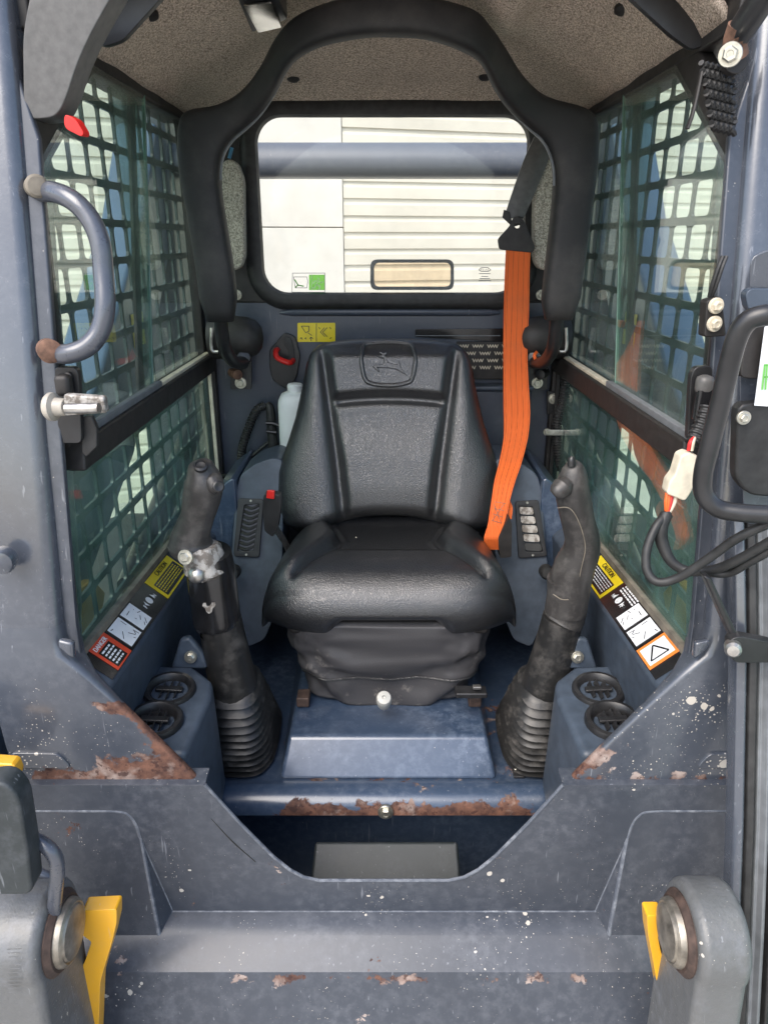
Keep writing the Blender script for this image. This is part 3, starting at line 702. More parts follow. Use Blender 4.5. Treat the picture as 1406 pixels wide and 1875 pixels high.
# bolts on the strip beside the right boot
fstrip = prism('boot_flange', [at(x, y, Z=-.972) for x, y in ((915, 1290), (935, 1290), (960, 1425), (940, 1425))], (0, 0, .004), 'black_paint', L, .001)
for x, y in ((924, 1308), (931, 1340), (938, 1375), (944, 1410)):
    lathe('rivet', at(x, y, Z=-.967), (0, 0, 1), [(.0045, -.002), (.0045, .002), (.0025, .004)], 'zinc', fstrip, 12)
for sx, x in ((-1, 556), (1, 868)):
    b_ = box('seat_rail', at(x, 1278, Z=-.893), (.026, .035, .022), 'dark_rust', L, bevel=.003)

# ---- side consoles (sill strip, slanted panel) along each window
for sx in (-1, 1):
    def sec(y):
        dz = -.055 * (y - .9) / .9; k = 0 if y < 1.42 else 1
        return [W(sx * a, y, b + dz) for a, b in ((.446, -.555), (.437, -.560), (.392, -.598), (.390, -.606), (.402, -.70), (.410, -.82), (.410, -.97), (.446, -.97))]
    sc = loft('side_console', [sec(y) for y in (.885, 1.1, 1.3, 1.5, 1.82)], 'console_plastic', L, bevel=.004, auto=30)
    def strip(y, k):   # point on the sloped sill, k 0 outer .. 1 inner
        dz = -.055 * (y - .9) / .9
        return W(sx * (.436 + (.393 - .436) * k), y, -.561 + (-.597 + .561) * k + dz)
    nrm = Vector((-sx * .64, 0, .77)).normalized()
    def stq(y0, y1, k0, k1):
        q = [strip(y0, k0), strip(y0, k1), strip(y1, k1), strip(y1, k0)]
        return q if (q[1] - q[0]).cross(q[2] - q[0]).dot(nrm) > 0 else q[::-1]
    bs = sheet('decal_strip', stq(.90, 1.40, .02, .99), 'decal_black', sc, .0008, .0006)
    def dec(y0, y1, k0, k1, mat, name, lift=.002): return sheet(name, stq(y0, y1, k0, k1), mat, bs, lift, .0004)
    def lines(y0, y1, ks, frac, mat='decal_white'):
        parts = []
        rng = random.Random(int(y0 * 1000) + sx)
        for k in ks:
            y = y0
            while y < y1 - .004:
                wl = rng.uniform(.004, .011); e = min(y1, y + wl)
                parts.append(quadp(*[p + nrm * .0032 for p in stq(y, e, k, k + frac)])); y = e + .0022
        joined('printed_text', parts, mat, bs)
    def txt(s, y, k, size, mat):
        org = strip(y, k)
        xd = (strip(y + .1, k) - org) if sx < 0 else (strip(y - .1, k) - org)
        yd = (strip(y, k - .2) - org)
        text('printed_word', s, org + nrm * .001, xd, yd, size, mat, bs, .0026)
    # caution label
    ya, yb = (1.185, 1.325)
    dec(ya, yb, .06, .97, 'decal_yellow', 'caution_label')
    dec(ya + .010, yb - .006, .34, .90, 'decal_black', 'caution_field', .0026)
    lines(ya + .014, yb - .012, (.40, .49, .58, .67, .76), .035, 'decal_yellow' if sx < 0 else 'decal_white')
    txt('\u26A0CAUTION' if False else 'CAUTION', ya + (.045 if sx < 0 else .10), .27, .014, 'decal_black')
    # arrows / N F R marks
    txt('F', 1.112 if sx < 0 else 1.120, .62, .012, 'decal_white'); txt('N', 1.160 if sx < 0 else 1.168, .62, .010, 'decal_white')
    cc = strip(1.142, .52)
    lathe('dial_mark', cc + nrm * .0022, nrm, [(.0075, 0), (.0075, .0005), (.0055, .0005), (.0055, 0)], 'decal_white', bs, 20)
    lathe('dial_mark', cc + nrm * .0022, nrm, [(.003, 0), (.003, .0005)], 'decal_white', bs, 16)
    joined('arrow_marks', [quadp(*[p + nrm * .003 for p in (strip(1.127, .40), strip(1.127, .64), strip(1.121, .52), strip(1.121, .52))]), quadp(*[p + nrm * .003 for p in (strip(1.157, .40), strip(1.157, .64), strip(1.163, .52), strip(1.163, .52))])], 'decal_white', bs)
    if sx > 0: lines(1.10, 1.172, (.06, .16, .26), .05)
    # picture labels
    for y0, y1 in ((1.052, 1.098), (.995, 1.043)):
        dec(y0, y1, .10, .90, 'decal_white', 'picture_label')
        parts = []
        rng = random.Random(int(y0 * 999))
        for q in range(7):
            a_ = (rng.uniform(y0 + .006, y1 - .006), rng.uniform(.2, .8)); b_ = (min(y1 - .003, max(y0 + .003, a_[0] + rng.uniform(-.016, .016))), min(.86, max(.14, a_[1] + rng.uniform(-.25, .25))))
            p, q_ = strip(*a_), strip(*b_); d = (q_ - p).cross(nrm).normalized() * .0006
            parts.append(quadp(*[v_ + nrm * .0028 for v_ in (p + d, q_ + d, q_ - d, p - d)]))
        joined('picture_lines', parts, 'decal_black', bs)
    em = 'decal_red' if sx < 0 else 'decal_orange'
    dec(.925, .985, .04, .97, em, 'danger_label')
    if sx < 0:
        dec(.932, .972, .30, .92, 'decal_black', 'danger_field', .0026); lines(.936, .970, (.36, .47, .58, .69, .80), .05)
        txt('DANGER', .93, .25, .011, 'decal_white')
    else:
        dec(.932, .978, .12, .90, 'decal_white', 'danger_field', .0026)
        c0, c1, c2 = strip(.94, .25), strip(.94, .80), strip(.972, .52)
        parts = []
        for p, q_ in ((c0, c1), (c1, c2), (c2, c0)):
            d = (q_ - p).cross(nrm).normalized() * .0014; parts.append(quadp(*[v_ + nrm * .0034 for v_ in (p + d, q_ + d, q_ - d, p - d)]))
        joined('triangle_mark', parts, 'decal_black', bs)
    # duct box with two round vents
    bx = [(.415, .900, -.728), (.300, .905, -.730), (.292, 1.04, -.724), (.300, 1.09, -.722), (.345, 1.135, -.720), (.415, 1.135, -.718)]
    bb = [(.415, .885, -.972), (.318, .885, -.972), (.296, 1.06, -.972), (.300, 1.12, -.972), (.345, 1.15, -.972), (.415, 1.15, -.972)]
    n6 = 6; vv = [W(sx * a, b, c) for a, b, c in bx + bb]
    db = obj('duct_box', vv, [list(range(6)), list(range(11, 5, -1))] + [[i, (i + 1) % 6, 6 + (i + 1) % 6, 6 + i] for i in range(6)], 'console_plastic', L, True, .012, 0, 3)
    for vy in (.972, 1.056):
        c = W(sx * .366, vy, -.722); ax = Vector((-sx * .06, -.10, 1)).normalized()
        vt = lathe('round_vent', c, ax, [(.044, -.004), (.0445, .004), (.042, .009), (.036, .010), (.032, .006), (.029, -.004), (.001, -.006)], 'vent_plastic', db, 32, auto=50)
        q = Vector((0, 0, 1)).rotation_difference(ax)
        for dx in (-.012, 0, .012):
            box('vent_vane', c + q @ Vector((dx, 0, .003)), (.0022, .046 if dx == 0 else .038, .010), 'vent_plastic', vt, (q.to_matrix() @ Matrix.Rotation(.5, 3, 'Y')).to_quaternion(), .0006)
        box('vent_bar', c + q @ Vector((0, 0, .005)), (.046, .012, .006), 'vent_plastic', vt, q, .002)
    br = [W(sx * .385, 1.128, -.725), W(sx * .318, 1.128, -.725), W(sx * .325, 1.128, -.690), W(sx * .345, 1.128, -.660), W(sx * .362, 1.128, -.664)]
    bk = prism('duct_bracket', br, (0, .016, 0), 'console_plastic', db, .006, 3)
    bolt(W(sx * .345, 1.124, -.697), (0, -1, .2), .0075, bk)
    # rear console with tall vent
    RC = [(424, 1010), (432, 900), (440, 870), (466, 850), (500, 838), (518, 842), (518, 1010), (510, 1110), (484, 1172), (452, 1186), (430, 1140), (418, 1065)]
    c_b, c_t = at(460, 1180, Y=1.46), at(460, 840, Y=1.60); cn_ = Vector((1, 0, 0)).cross(c_t - c_b).normalized(); CP = (c_b, cn_)
    if sx < 0: PP = [at(x, y, P=CP) for x, y in RC]
    else: PP = [at(1424 - x, y, P=CP) for x, y in RC]
    rc = prism('rear_console', rnd(PP, .012, 3), (0, .12, 0), 'console_plastic', L, .016, 5)
    cN = cn_ if cn_.y < 0 else -cn_
    if sx > 0: vq = [at(x, y, P=CP) + cN * .001 for x, y in ((942, 918), (984, 915), (1000, 1018), (948, 1022))]
    else: vq = [at(x, y, P=CP) + cN * .001 for x, y in ((438, 912), (484, 914), (476, 1020), (429, 1018))]
    cen = sum(vq, Vector()) / 4
    cU = (vq[0] + vq[1] - vq[2] - vq[3]).normalized()
    vin = [cen + Vector((1, 0, 0)) * (p - cen).x * .60 + cU * (p - cen).dot(cU) * .80 for p in vq]
    vp_ = ring_plate('side_vent', rnd(vin, .003, 2), rnd(vq, .006, 2), cN * .008, 'vent_plastic', rc, .0015)
    prism('vent_back', vin, cN * .0012, 'decal_black', rc, 0)
    nl = 9 if sx < 0 else 5
    for q in range(nl):
        f = (q + .5) / nl; a_ = vin[0].lerp(vin[3], f); b_ = vin[1].lerp(vin[2], f)
        mid = (a_ + b_) / 2; h_ = (vin[0] - vin[3]).length / nl
        if sx < 0: tube('vent_slat', [a_ + cU * .004 + cN * .001, mid + cN * .006 - cU * .003, b_ + cU * .004 + cN * .001], h_ * .28, 'rubber', rc, 8, 4)
        else: prism('vent_slat', rnd([a_ + cU * h_ * .42 + cN * .0015, b_ + cU * h_ * .42 + cN * .0015, b_ - cU * h_ * .42 + cN * .004, a_ - cU * h_ * .42 + cN * .004], h_ * .3, 3), cN * .003, 'worn_metal' if q < 4 else 'rubber', rc, .001)
    for p, k in (((vq[0] + vq[1]) / 2, -1), ((vq[2] + vq[3]) / 2, 1)):
        lathe('vent_screw', p + cN * .007 + cU * .005 * k, cN, [(.003, 0), (.003, .002), (.002, .003)], 'zinc', rc, 12)
    # wheel-house shaped moulding between console and window
    MW = [(352, 1000), (392, 900), (430, 870), (440, 1000), (432, 1110), (400, 1160), (352, 1110)]
    MP = [at(x if sx < 0 else 1424 - x, y, Y=1.56) for x, y in MW]
    prism('side_moulding', rnd(MP, .02, 4), (0, .25, 0), 'paint_inner', L, .012, 3)
    kx = (440, 1045) if sx < 0 else (988, 1045)
    lathe('console_knob', at(kx[0] - (14 if sx < 0 else -14), kx[1] + 4, Y=1.455), (0, -1, .2), [(.016, -.02), (.016, .0), (.012, .006), (.002, .007)], 'rubber', rc, 20)

# ================================================================== seat
def interp(tab, x):
    for (a, va), (b, vb) in zip(tab, tab[1:]):
        if x <= b: return va + (vb - va) * max(0, (x - a)) / (b - a)
    return tab[-1][1]
pb, pt_ = at(712, 972, Y=1.575), at(712, 620, Y=1.70)
bd = pt_ - pb; bn = Vector((1, 0, 0)).cross(bd).normalized(); bn = bn if bn.y < 0 else -bn
HW = [(a, b * 1.015) for a, b in [(618, 112), (624, 128), (640, 142), (660, 149), (700, 156), (760, 169), (800, 181), (830, 191), (860, 199), (900, 201), (930, 198), (955, 188), (975, 160)]]
GR = [(600, 588), (640, 592), (745, 606), (850, 620), (970, 633)]
def sm(a, b, x): t = min(1, max(0, (x - a) / (b - a))); return t * t * (3 - 2 * t)
def back_depth(px, py, s, v):
    e = max(0, 1 - abs(s) ** 7) ** .5; gt = 1.0
    if v < .09: gt = max(0, 1 - ((.09 - v) / .09) ** 2.4) ** .5
    if v > .92: gt = max(0, 1 - ((v - .92) / .08) ** 2.4) ** .5
    q = abs(px - 712); xg = 712 - interp(GR, py)
    d = .058 + .012 * sm(xg - 4, xg + 38, q)                     # side bolsters
    d -= .015 * math.exp(-((q - xg) / 8) ** 2) * sm(628, 660, py)
    inside = 1 - sm(xg - 20, xg - 4, q)
    yh = 738 - 8 * (1 - (q / 110) ** 2)
    d += .016 * sm(640, 665, py) * (1 - sm(yh - 14, yh - 1, py)) * inside
    d -= .014 * math.exp(-((py - yh - 4) / 7) ** 2) * inside
    d += .012 * inside * sm(760, 850, py) * (1 - sm(880, 975, py))
    return d * e * gt
def back_pt(px, py, extra=0, s=None, v=None):
    if v is None: v = (py - 620) / 352
    if s is None: s = (px - 712) / interp(HW, py)
    return at(px, py, P=(pb, bn)) + bn * (back_depth(px, py, s, v) + extra)
nu, nv = 90, 80; vs = []; fs = []
for j in range(nv + 1):
    v = j / nv; hw = interp(HW, 620 + 352 * v)
    for i in range(nu + 1):
        s = -1 + 2 * i / nu; s = math.copysign(abs(s) ** .85, s)
        yt = 620 + 10 * abs(s) ** 3; ybm = 944 + 30 * min(1, (abs(s) / .72) ** 2.5)
        vs.append(back_pt(712 + hw * s, yt + (ybm - yt) * v, 0, s, v))
nb = len(vs)
for j in range(nv + 1):
    for i in range(nu + 1):
        p = vs[j * (nu + 1) + i]; s = -1 + 2 * i / nu
        k = (1 - abs(s) ** 8) ** .5 * (1 - abs(2 * j / nv - 1) ** 12) ** .5
        base = p - bn * ((p - pb).dot(bn)); vs.append(base - bn * .03 * k - bn * .0005)
for j in range(nv):
    for i in range(nu):
        a = j * (nu + 1) + i; fs.append([a, a + 1, a + nu + 2, a + nu + 1]); fs.append([nb + a, nb + a + nu + 1, nb + a + nu + 2, nb + a + 1])
back = obj('backrest', vs, fs, 'seat_vinyl', L, auto=180)
def em(x, y): return (x / 2.343 + 400, y / 2.343 + 420)
emq = [em(*p) for p in ((632, 512), (690, 500), (765, 500), (818, 512), (835, 545), (838, 590), (825, 655), (800, 674), (735, 684), (660, 676), (632, 655), (618, 590), (620, 545))]
emb = tube('emblem_ridge', [back_pt(x, y, .0015) for x, y in emq], .0050, 'seat_vinyl', back, 10, 5, closed=True)
deer = [em(*p) for p in ((662, 606), (690, 600), (706, 597), (712, 584), (708, 572), (694, 570), (688, 565), (704, 558), (690, 548), (692, 542), (708, 550), (720, 546), (722, 552), (714, 560), (720, 572), (726, 590), (745, 596), (766, 598), (771, 585), (775, 598), (780, 612), (790, 628), (803, 642), (782, 630), (762, 618), (730, 612), (704, 611), (682, 610), (692, 626), (686, 627), (670, 611))]
front_ = [back_pt(x, y, .0050) for x, y in deer]; rear_ = [back_pt(x, y, -.002) for x, y in deer]; n = len(deer)
obj('emblem_deer', front_ + rear_, [list(range(n)), list(range(2 * n - 1, n - 1, -1))] + [[i, (i + 1) % n, n + (i + 1) % n, n + i] for i in range(n)], 'seat_vinyl', back, True, .0012)
# cushion
CX0 = .0100
prof = [(1.625, -.640), (1.60, -.606), (1.56, -.602), (1.50, -.604), (1.44, -.604), (1.38, -.602), (1.33, -.600), (1.295, -.606), (1.268, -.620), (1.248, -.640), (1.238, -.662), (1.236, -.684), (1.242, -.706), (1.254, -.724), (1.27, -.732)]
wid = [v_ * 1.075 for v_ in (.165, .185, .205, .222, .230, .236, .2395, .2405, .2405, .240, .239, .237, .234, .230, .224)]
prof = cat([(a, b, 0) for a, b in prof], 6); wid = lerpl(wid, 6)
nu = 140; vs = []; fs = []; nr = len(prof)
for j in range(nr):
    y, z = prof[j].x, prof[j].y; f = j / (nr - 1)
    for i in range(nu + 1):
        s = -1 + 2 * i / nu; s = math.copysign(abs(s) ** .8, s); a = abs(s)
        x = wid[j] * s; zz, yy = z, y
        e = max(0, 1 - a ** 6) ** .5
        if f < .62:
            # bolsters, centre dish, creases
            X = abs(x); gx = .100 + .085 * sm(1.44, 1.27, y) if y < 1.44 else .100
            gx = interp([(1.24, .200), (1.30, .182), (1.42, .112), (1.46, .102), (1.56, .135), (1.63, .15)], y)
            zz += (.021 * sm(gx - .004, gx + .030, X) * sm(1.26, 1.34, y) * (1 - .6 * sm(1.50, 1.60, y)))
            zz -= .016 * math.exp(-((X - gx) / .0075) ** 2) * sm(1.27, 1.31, y) * (1 - sm(1.5, 1.56, y))
            ins = 1 - sm(gx - .02, gx, X)
            zz += ins * (-.014 * sm(1.390, 1.400, y) * (1 - sm(1.55, 1.60, y)))
            zz += .010 * (a ** 2) * (1 - sm(1.28, 1.36, y))
        zb2 = -.733
        zz = zb2 + (zz - zb2) * e ** (1 - .45 * sm(.5, .9, f))
        if f > .45: yy += .060 * a ** 5 * sm(.45, .65, f)
        if f > .62: zz += .030 * (1 - sm(.36, .52, a)) * sm(.72, .95, f)     # raised notch in the front lower edge
        vs.append(W(CX0 + x, yy, zz))
for j in range(nr - 1):
    for i in range(nu):
        a = j * (nu + 1) + i; fs.append([a, a + 1, a + nu + 2, a + nu + 1])
cu = obj('seat_cushion', vs, fs, 'seat_vinyl', L, auto=180)
box('cushion_base', W(CX0, 1.44, -.722), (.40, .34, .03), 'black_trim', cu, bevel=.01)
# skirt
rings = []
rng = random.Random(3)
for j in range(43):
    f = j / 42; z = -.712 - .180 * f; ring = []
    for i in range(144):
        a = 2 * math.pi * i / 144; ca, sa = math.cos(a), math.sin(a)
        hx = .212 - .040 * f ** 1.3; hy = .165 - .02 * f
        x = hx * math.copysign(abs(ca) ** .35, ca); y = hy * math.copysign(abs(sa) ** .35, sa)
        q_ = x / hx; fold = (.0075 * math.sin(13 * (f + .50 * abs(q_) ** 1.3) + 1.6 * noise.noise(Vector((x * 9, 2, f * 2)))) * sm(.15, .5, f) * (1 - q_ ** 8) + .010 * noise.noise(Vector((x * 16, y * 16, f * 5))) + .004 * noise.noise(Vector((x * 50, y * 50, f * 9))))
        bulge = .018 * math.sin(math.pi * min(1, f * 1.25)) * (1 - .5 * abs(x) / hx)
        r_ = 1 + (fold + bulge * .6) / .2
        zz = z + (.018 * (1 - (x / hx) ** 2) * -sm(.7, 1, f))
        ring.append(W(CX0 + x * r_, 1.425 + y * r_, zz))
    rings.append(ring)
sk = loft('seat_skirt', rings, 'seat_cloth', L, auto=180)
st = [p + Vector((0, -.0015, 0)) for p in rings[30][78:138]]
tube('skirt_seam', st, .0022, 'seat_vinyl', sk, 6, smooth_path=False)
hnd = [at(702, 1262, Y=1.262), at(702, 1258, Y=1.225), at(701, 1264, Y=1.205), at(702, 1280, Y=1.213)]
lathe('adjuster_knob', at(703, 1288, Y=1.235), (0, -.62, .78), [(.006, -.012), (.0125, -.004), (.0145, .008), (.0150, .024), (.0155, .034), (.013, .040), (.004, .042), (.0028, .038)], 'knob_plastic', L, 24)
ah = box('slide_lever', at(862, 1267, Y=1.235), (.062, .03, .012), 'black_paint', L, bevel=.003)
box('lever_clip', at(873, 1258, Y=1.225), (.016, .01, .006), 'steel', ah, bevel=.001)
for x in (556, 872): tube('seat_hinge', [at(x, 985, Y=1.585), at(x, 955, Y=1.60)], .006, 'steel', L)
# bits of grit on the seat
for x, y in ((744, 1022), (764, 1018), (652, 984)):
    c = at(x, y, Z=-.612); r = .0035 if x == 744 else .002
    o = obj('grit_crumb', [c + Vector((r, 0, 0)), c + Vector((-r, .2 * r, 0)), c + Vector((0, r, .2 * r)), c + Vector((0, -r, 0)), c + Vector((0, 0, r)), c + Vector((0, 0, -r))], [[0, 2, 4], [2, 1, 4], [1, 3, 4], [3, 0, 4], [2, 0, 5], [1, 2, 5], [3, 1, 5], [0, 3, 5]], 'cream_plastic', None, False)
    o['label'] = {744: 'largest pale grit crumb on the black seat cushion', 764: 'small pale grit crumb beside the larger crumb on the seat', 652: 'tiny pale grit crumb near the backrest on the seat cushion'}[x]; o['category'] = 'grit'; o['group'] = 'crumbs of grit on the seat'

# ================================================================== belt
def ribbon(name, rows, mat, parent, th=.003, cup=.0):
    """rows: (xl, xr, y, Y)"""
    rows2 = cat([(a, b, c) for a, b, c, d in rows], 5); ys = lerpl([r_[3] for r_ in rows], 5); rings = []
    for r_, Y in zip(rows2, ys):
        fr_, bk_ = [], []
        for j in range(7):
            f = j / 6; p = at(r_.x + (r_.y - r_.x) * f, r_.z, Y=Y + cup * (2 * f - 1) ** 2)
            fr_.append(p + Vector((0, -th / 2, 0))); bk_.append(p + Vector((0, th / 2, 0)))
        rings.append(fr_ + bk_[::-1])
    return loft(name, rings, mat, parent, auto=50)
sbt = ribbon('seat_belt', [(929, 971, 446, 1.735), (927, 969, 500, 1.735), (925, 968, 570, 1.73), (923, 965, 640, 1.72), (922, 967, 700, 1.70), (924, 970, 755, 1.67), (922, 966, 800, 1.63), (914, 955, 845, 1.575), (905, 943, 880, 1.53), (899, 932, 920, 1.49), (893, 925, 960, 1.465), (886, 916, 985, 1.458), (888, 914, 1006, 1.47)], 'webbing', L)
simple('webbing_rib', (.50, .085, .012), .7, var=.3, scale=60)
BR = [(929, 971, 446, 1.735), (927, 969, 500, 1.735), (925, 968, 570, 1.73), (923, 965, 640, 1.72), (922, 967, 700, 1.70), (924, 970, 755, 1.67), (922, 966, 800, 1.63), (914, 955, 845, 1.575), (905, 943, 880, 1.53), (899, 932, 920, 1.49), (893, 925, 960, 1.465)]
for f_ in (.06, .27, .50, .73, .94):
    ribbon('belt_rib', [(a + (b - a) * f_ - .55, a + (b - a) * f_ + .55, c, d) for a, b, c, d in BR], 'webbing_rib', sbt, .0038)
ribbon('belt_layer', [(926, 950, 450, 1.742), (922, 945, 560, 1.738), (921, 942, 700, 1.708), (922, 946, 780, 1.66), (921, 938, 830, 1.60)], 'webbing', sbt)
ribbon('belt_loop', [(920, 934, 918, 1.50), (930, 938, 930, 1.50), (928, 936, 950, 1.49)], 'webbing', sbt)
strap = ribbon('belt_anchor_strap', [(978, 1014, 250, 1.76), (960, 1004, 290, 1.755), (940, 982, 345, 1.75), (922, 958, 400, 1.745)], 'grey_plastic', L, .006, .004)
prism('strap_end', [at(x, y, Y=1.744) for x, y in ((922, 384), (932, 388), (936, 404), (945, 402), (948, 396), (957, 398), (950, 412), (938, 416), (919, 398))], (0, -.006, 0), 'black_trim', strap, .001)
dr = rnd([at(x, y, Y=1.738) for x, y in ((940, 396), (956, 400), (979, 452), (974, 463), (913, 457), (910, 438), (932, 414))], .006, 3)
hole = rnd([at(x, y, Y=1.738) for x, y in ((943, 410), (949, 411), (951, 414), (949, 418), (944, 418), (941, 415), (941, 412))], .001, 3)
ring_plate('belt_ring', hole, dr, (0, -.006, 0), 'black_trim', sbt, .0015)
strokes('belt_stitching', [[(905, 918), (925, 921)], [(904, 930), (922, 934)], [(902, 940), (920, 946)], [(900, 952), (917, 957)], [(903, 921), (917, 957)], [(922, 922), (901, 952)]], .9, 1.466, 'gasket', sbt, .003)
bk = prism('belt_buckle', rnd([at(x, y, Y=1.475) for x, y in ((487, 897), (516, 899), (517, 925), (512, 960), (503, 976), (488, 965), (484, 930))], .006, 3), (0, -.026, 0), 'black_paint', L, .006, 3)
prism('buckle_button', [at(x, y, Y=1.447) for x, y in ((490, 896), (504, 897), (503, 913), (488, 911))], (0, -.006, 0), 'red_plastic', bk, .002)
tube('buckle_stalk', [at(503, 965, Y=1.47), at(520, 990, Y=1.50), at(530, 1010, Y=1.52)], .009, 'steel', bk, flat=.4)
prism('belt_receiver', rnd([at(x, y, Y=1.455) for x, y in ((912, 985), (932, 945), (937, 960), (936, 1020), (915, 1022))], .004, 3), (0, .03, 0), 'black_trim', L, .004)

# ================================================================== seat bar with padded arch
ST = [((437, 588), (372, 588)), ((429, 500), (362, 500)), ((413, 400), (346, 398)), ((404, 330), (331, 312)), ((408, 288), (329, 236)), ((424, 259), (345, 205)), ((450, 236), (400, 194)), ((477, 209), (443, 170)), ((502, 171), (477, 128)),
      ((524, 128), (507, 73)), ((549, 102), (541, 36)), ((592, 81), (592, 12)), ((656, 68), (650, -2)), ((707, 65), (707, -7)), ((784, 70), (775, -3)), ((848, 92), (861, 20)), ((882, 115), (895, 51)), ((904, 158), (925, 94)), ((929, 196), (955, 141)),
      ((966, 234), (997, 178)), ((993, 260), (1068, 199)), ((1009, 295), (1092, 228)), ((1013, 340), (1091, 310)), ((1006, 420), (1079, 400)), ((996, 510), (1066, 500)), ((988, 585), (1055, 585))]
I_ = cat([(a[0], a[1], 0) for a, b in ST], 4); O_ = cat([(b[0], b[1], 0) for a, b in ST], 4); rings = []
def barY(y): return 1.55 if y > 240 else 1.30 + .25 * sm(-30, 240, y)
N_ = len(I_)
for i_, (a, b) in enumerate(zip(I_, O_)):
    Y = barY((a.y + b.y) / 2); pa_, pb_ = at(a.x, a.y, Y=Y), at(b.x, b.y, Y=Y); c = (pa_ + pb_) / 2; u = (pb_ - pa_) / 2; wv = Vector((0, .030, 0))
    k = 1 - .0 * i_; endf = min(1, .72 + .28 * min(i_, N_ - 1 - i_) / 2)
    ring = []
    for j in range(20):
        t = 2 * math.pi * j / 20; ca, sa = math.cos(t), math.sin(t)
        ring.append(c + u * endf * math.copysign(abs(ca) ** .55, ca) + wv * endf * math.copysign(abs(sa) ** .55, sa))
    rings.append(ring)
bar = loft('seat_bar_pad', rings, 'foam_pad', L, auto=180)
tube('pad_seam', [at(a.x + 1, a.y, Y=barY(a.y) - .014) for a in I_[12:-12]], .0025, 'seal_grey', bar, 6, smooth_path=False)
for sx in (-1, 1):
    def mx(x): return x if sx < 0 else 1424 - x
    tube('seat_bar', [at(mx(404), 575, Y=1.55), at(mx(407), 610, Y=1.57), at(mx(413), 640, Y=1.60), at(mx(428), 662, Y=1.66), at(mx(446), 664, Y=1.72)], .0145, 'black_paint', L, 14)
    dc = at(mx(432), 618, Y=1.755)
    dm = lathe('pivot_drum', dc + Vector((sx * .055, 0, 0)), (-sx, 0, 0), [(.010, -.01), (.044, -.006), (.050, .010), (.050, .06), (.047, .085), (.040, .103), (.026, .115), (.004, .12)], 'grey_plastic' if False else 'black_trim', L, 28, auto=50)
    bp = prism('pivot_plate', rnd([at(mx(x), y, Y=1.80) for x, y in ((424, 640), (462, 640), (462, 711), (424, 711))], .004, 3), (0, -.012, 0), 'black_paint', L, .002)
    lathe('pivot_spacer', at(mx(430), 684, Y=1.785), (.6 * -sx, -1, 0), [(.011, -.02), (.012, .0), (.012, .022), (.007, .024)], 'rusty_steel' if sx < 0 else 'rubber', bp, 18)
    bolt(at(mx(441), 701, Y=1.785), (0, -1, 0), .0095, bp)
    lathe('bar_collar', at(mx(445), 656, Y=1.735), (-sx * .3, -1, .2), [(.018, -.02), (.019, .01), (.015, .02), (.004, .022)], 'black_paint', bp, 18)
    pd = [(412, 300), (425, 293), (440, 300), (451, 330), (453, 470), (446, 490), (428, 496), (412, 488)]
    prism('felt_pad', rnd([at(mx(x), y, Y=1.80) for x, y in pd], .012, 4), (0, -.035, 0), 'felt_grey', L, .012, 3)
    tube('latch_wire', [at(mx(388), 600, Y=1.70), at(mx(388), 640, Y=1.70), at(mx(400), 644, Y=1.70)], .004, 'steel', L, 8, 3)
    bolt(at(mx(434), 540, Y=1.80), (0, -1, 0), .008, L)
tube('orange_clip', [at(982, 645, Y=1.70), at(978, 652, Y=1.69), at(986, 665, Y=1.69), at(997, 662, Y=1.69)], .004, 'wire_orange', L, 8)
tube('blue_clip', [at(425, 270, Y=1.75), at(420, 290, Y=1.75)], .004, 'blue_clip', L, 6)

# ================================================================== hoses, cables and the bottle behind the seat
def ribbed(name, pts, r, parent, pitch=.007, mat='rubber'):
    pts = cat(pts, 30); ln = sum((b - a).length for a, b in zip(pts, pts[1:])); n = max(8, int(ln / pitch * 4)); seg_ = ln / n
    out = [pts[0]]; acc = 0
    for a, b in zip(pts, pts[1:]):
        d = (b - a).length
        while acc + d >= seg_:
            t = (seg_ - acc) / d; a = a + (b - a) * t; d = (b - a).length; acc = 0; out.append(a.copy())
        acc += d
    rr = [r * (1.0 if i % 4 < 2 else .82) for i in range(len(out))]
    return tube(name, out, rr, mat, parent, 12, smooth_path=False, auto=25)
ribbed('corrugated_hose', [at(486, 742, Y=1.79), at(470, 752, Y=1.785), at(455, 785, Y=1.785), at(444, 820, Y=1.785), at(442, 846, Y=1.79)], .0115, L)
hp = tube('harness_plug', [at(490, 738, Y=1.785), at(495, 750, Y=1.78), at(498, 790, Y=1.78), at(501, 818, Y=1.78)], [.007, .011, .012, .014], 'rubber', L, 10)
tube('plug_strap', [at(487, 775, Y=1.765), at(503, 776, Y=1.765), at(522, 786, Y=1.76)], .0045, 'black_paint', hp, 8)
tube('plug_strap', [at(488, 790, Y=1.765), at(506, 792, Y=1.765)], .0045, 'black_paint', hp, 8)
tube('thin_cable', [at(492, 810, Y=1.78), at(470, 828, Y=1.78), at(448, 848, Y=1.78), at(425, 868, Y=1.79), at(400, 872, Y=1.80)], .0042, 'rubber', L, 8)
ribbed('corrugated_hose', [at(1036, 690, Y=1.76), at(1030, 730, Y=1.765), at(1020, 770, Y=1.77), at(1020, 815, Y=1.77), at(1028, 860, Y=1.77)], .0125, L)
cl_ = prism('hose_clamp', [at(x, y, Y=1.755) for x, y in ((996, 786), (1030, 786), (1030, 797), (996, 797))], (0, -.006, 0), 'steel', L, .002)
bolt(at(1001, 791, Y=1.752), (0, -1, 0), .006, cl_)
bolt(at(1013, 730, Y=1.80), (0, -1, 0), .009, L)
prism('hose_bracket', rnd([at(x, y, Y=1.81) for x, y in ((1000, 715), (1030, 715), (1030, 745), (1000, 760))], .004, 2), (0, -.008, 0), 'black_paint', L, .002)
tube('blue_clip', [at(1029, 682, Y=1.755), at(1037, 684, Y=1.755)], .005, 'blue_clip', L, 8)
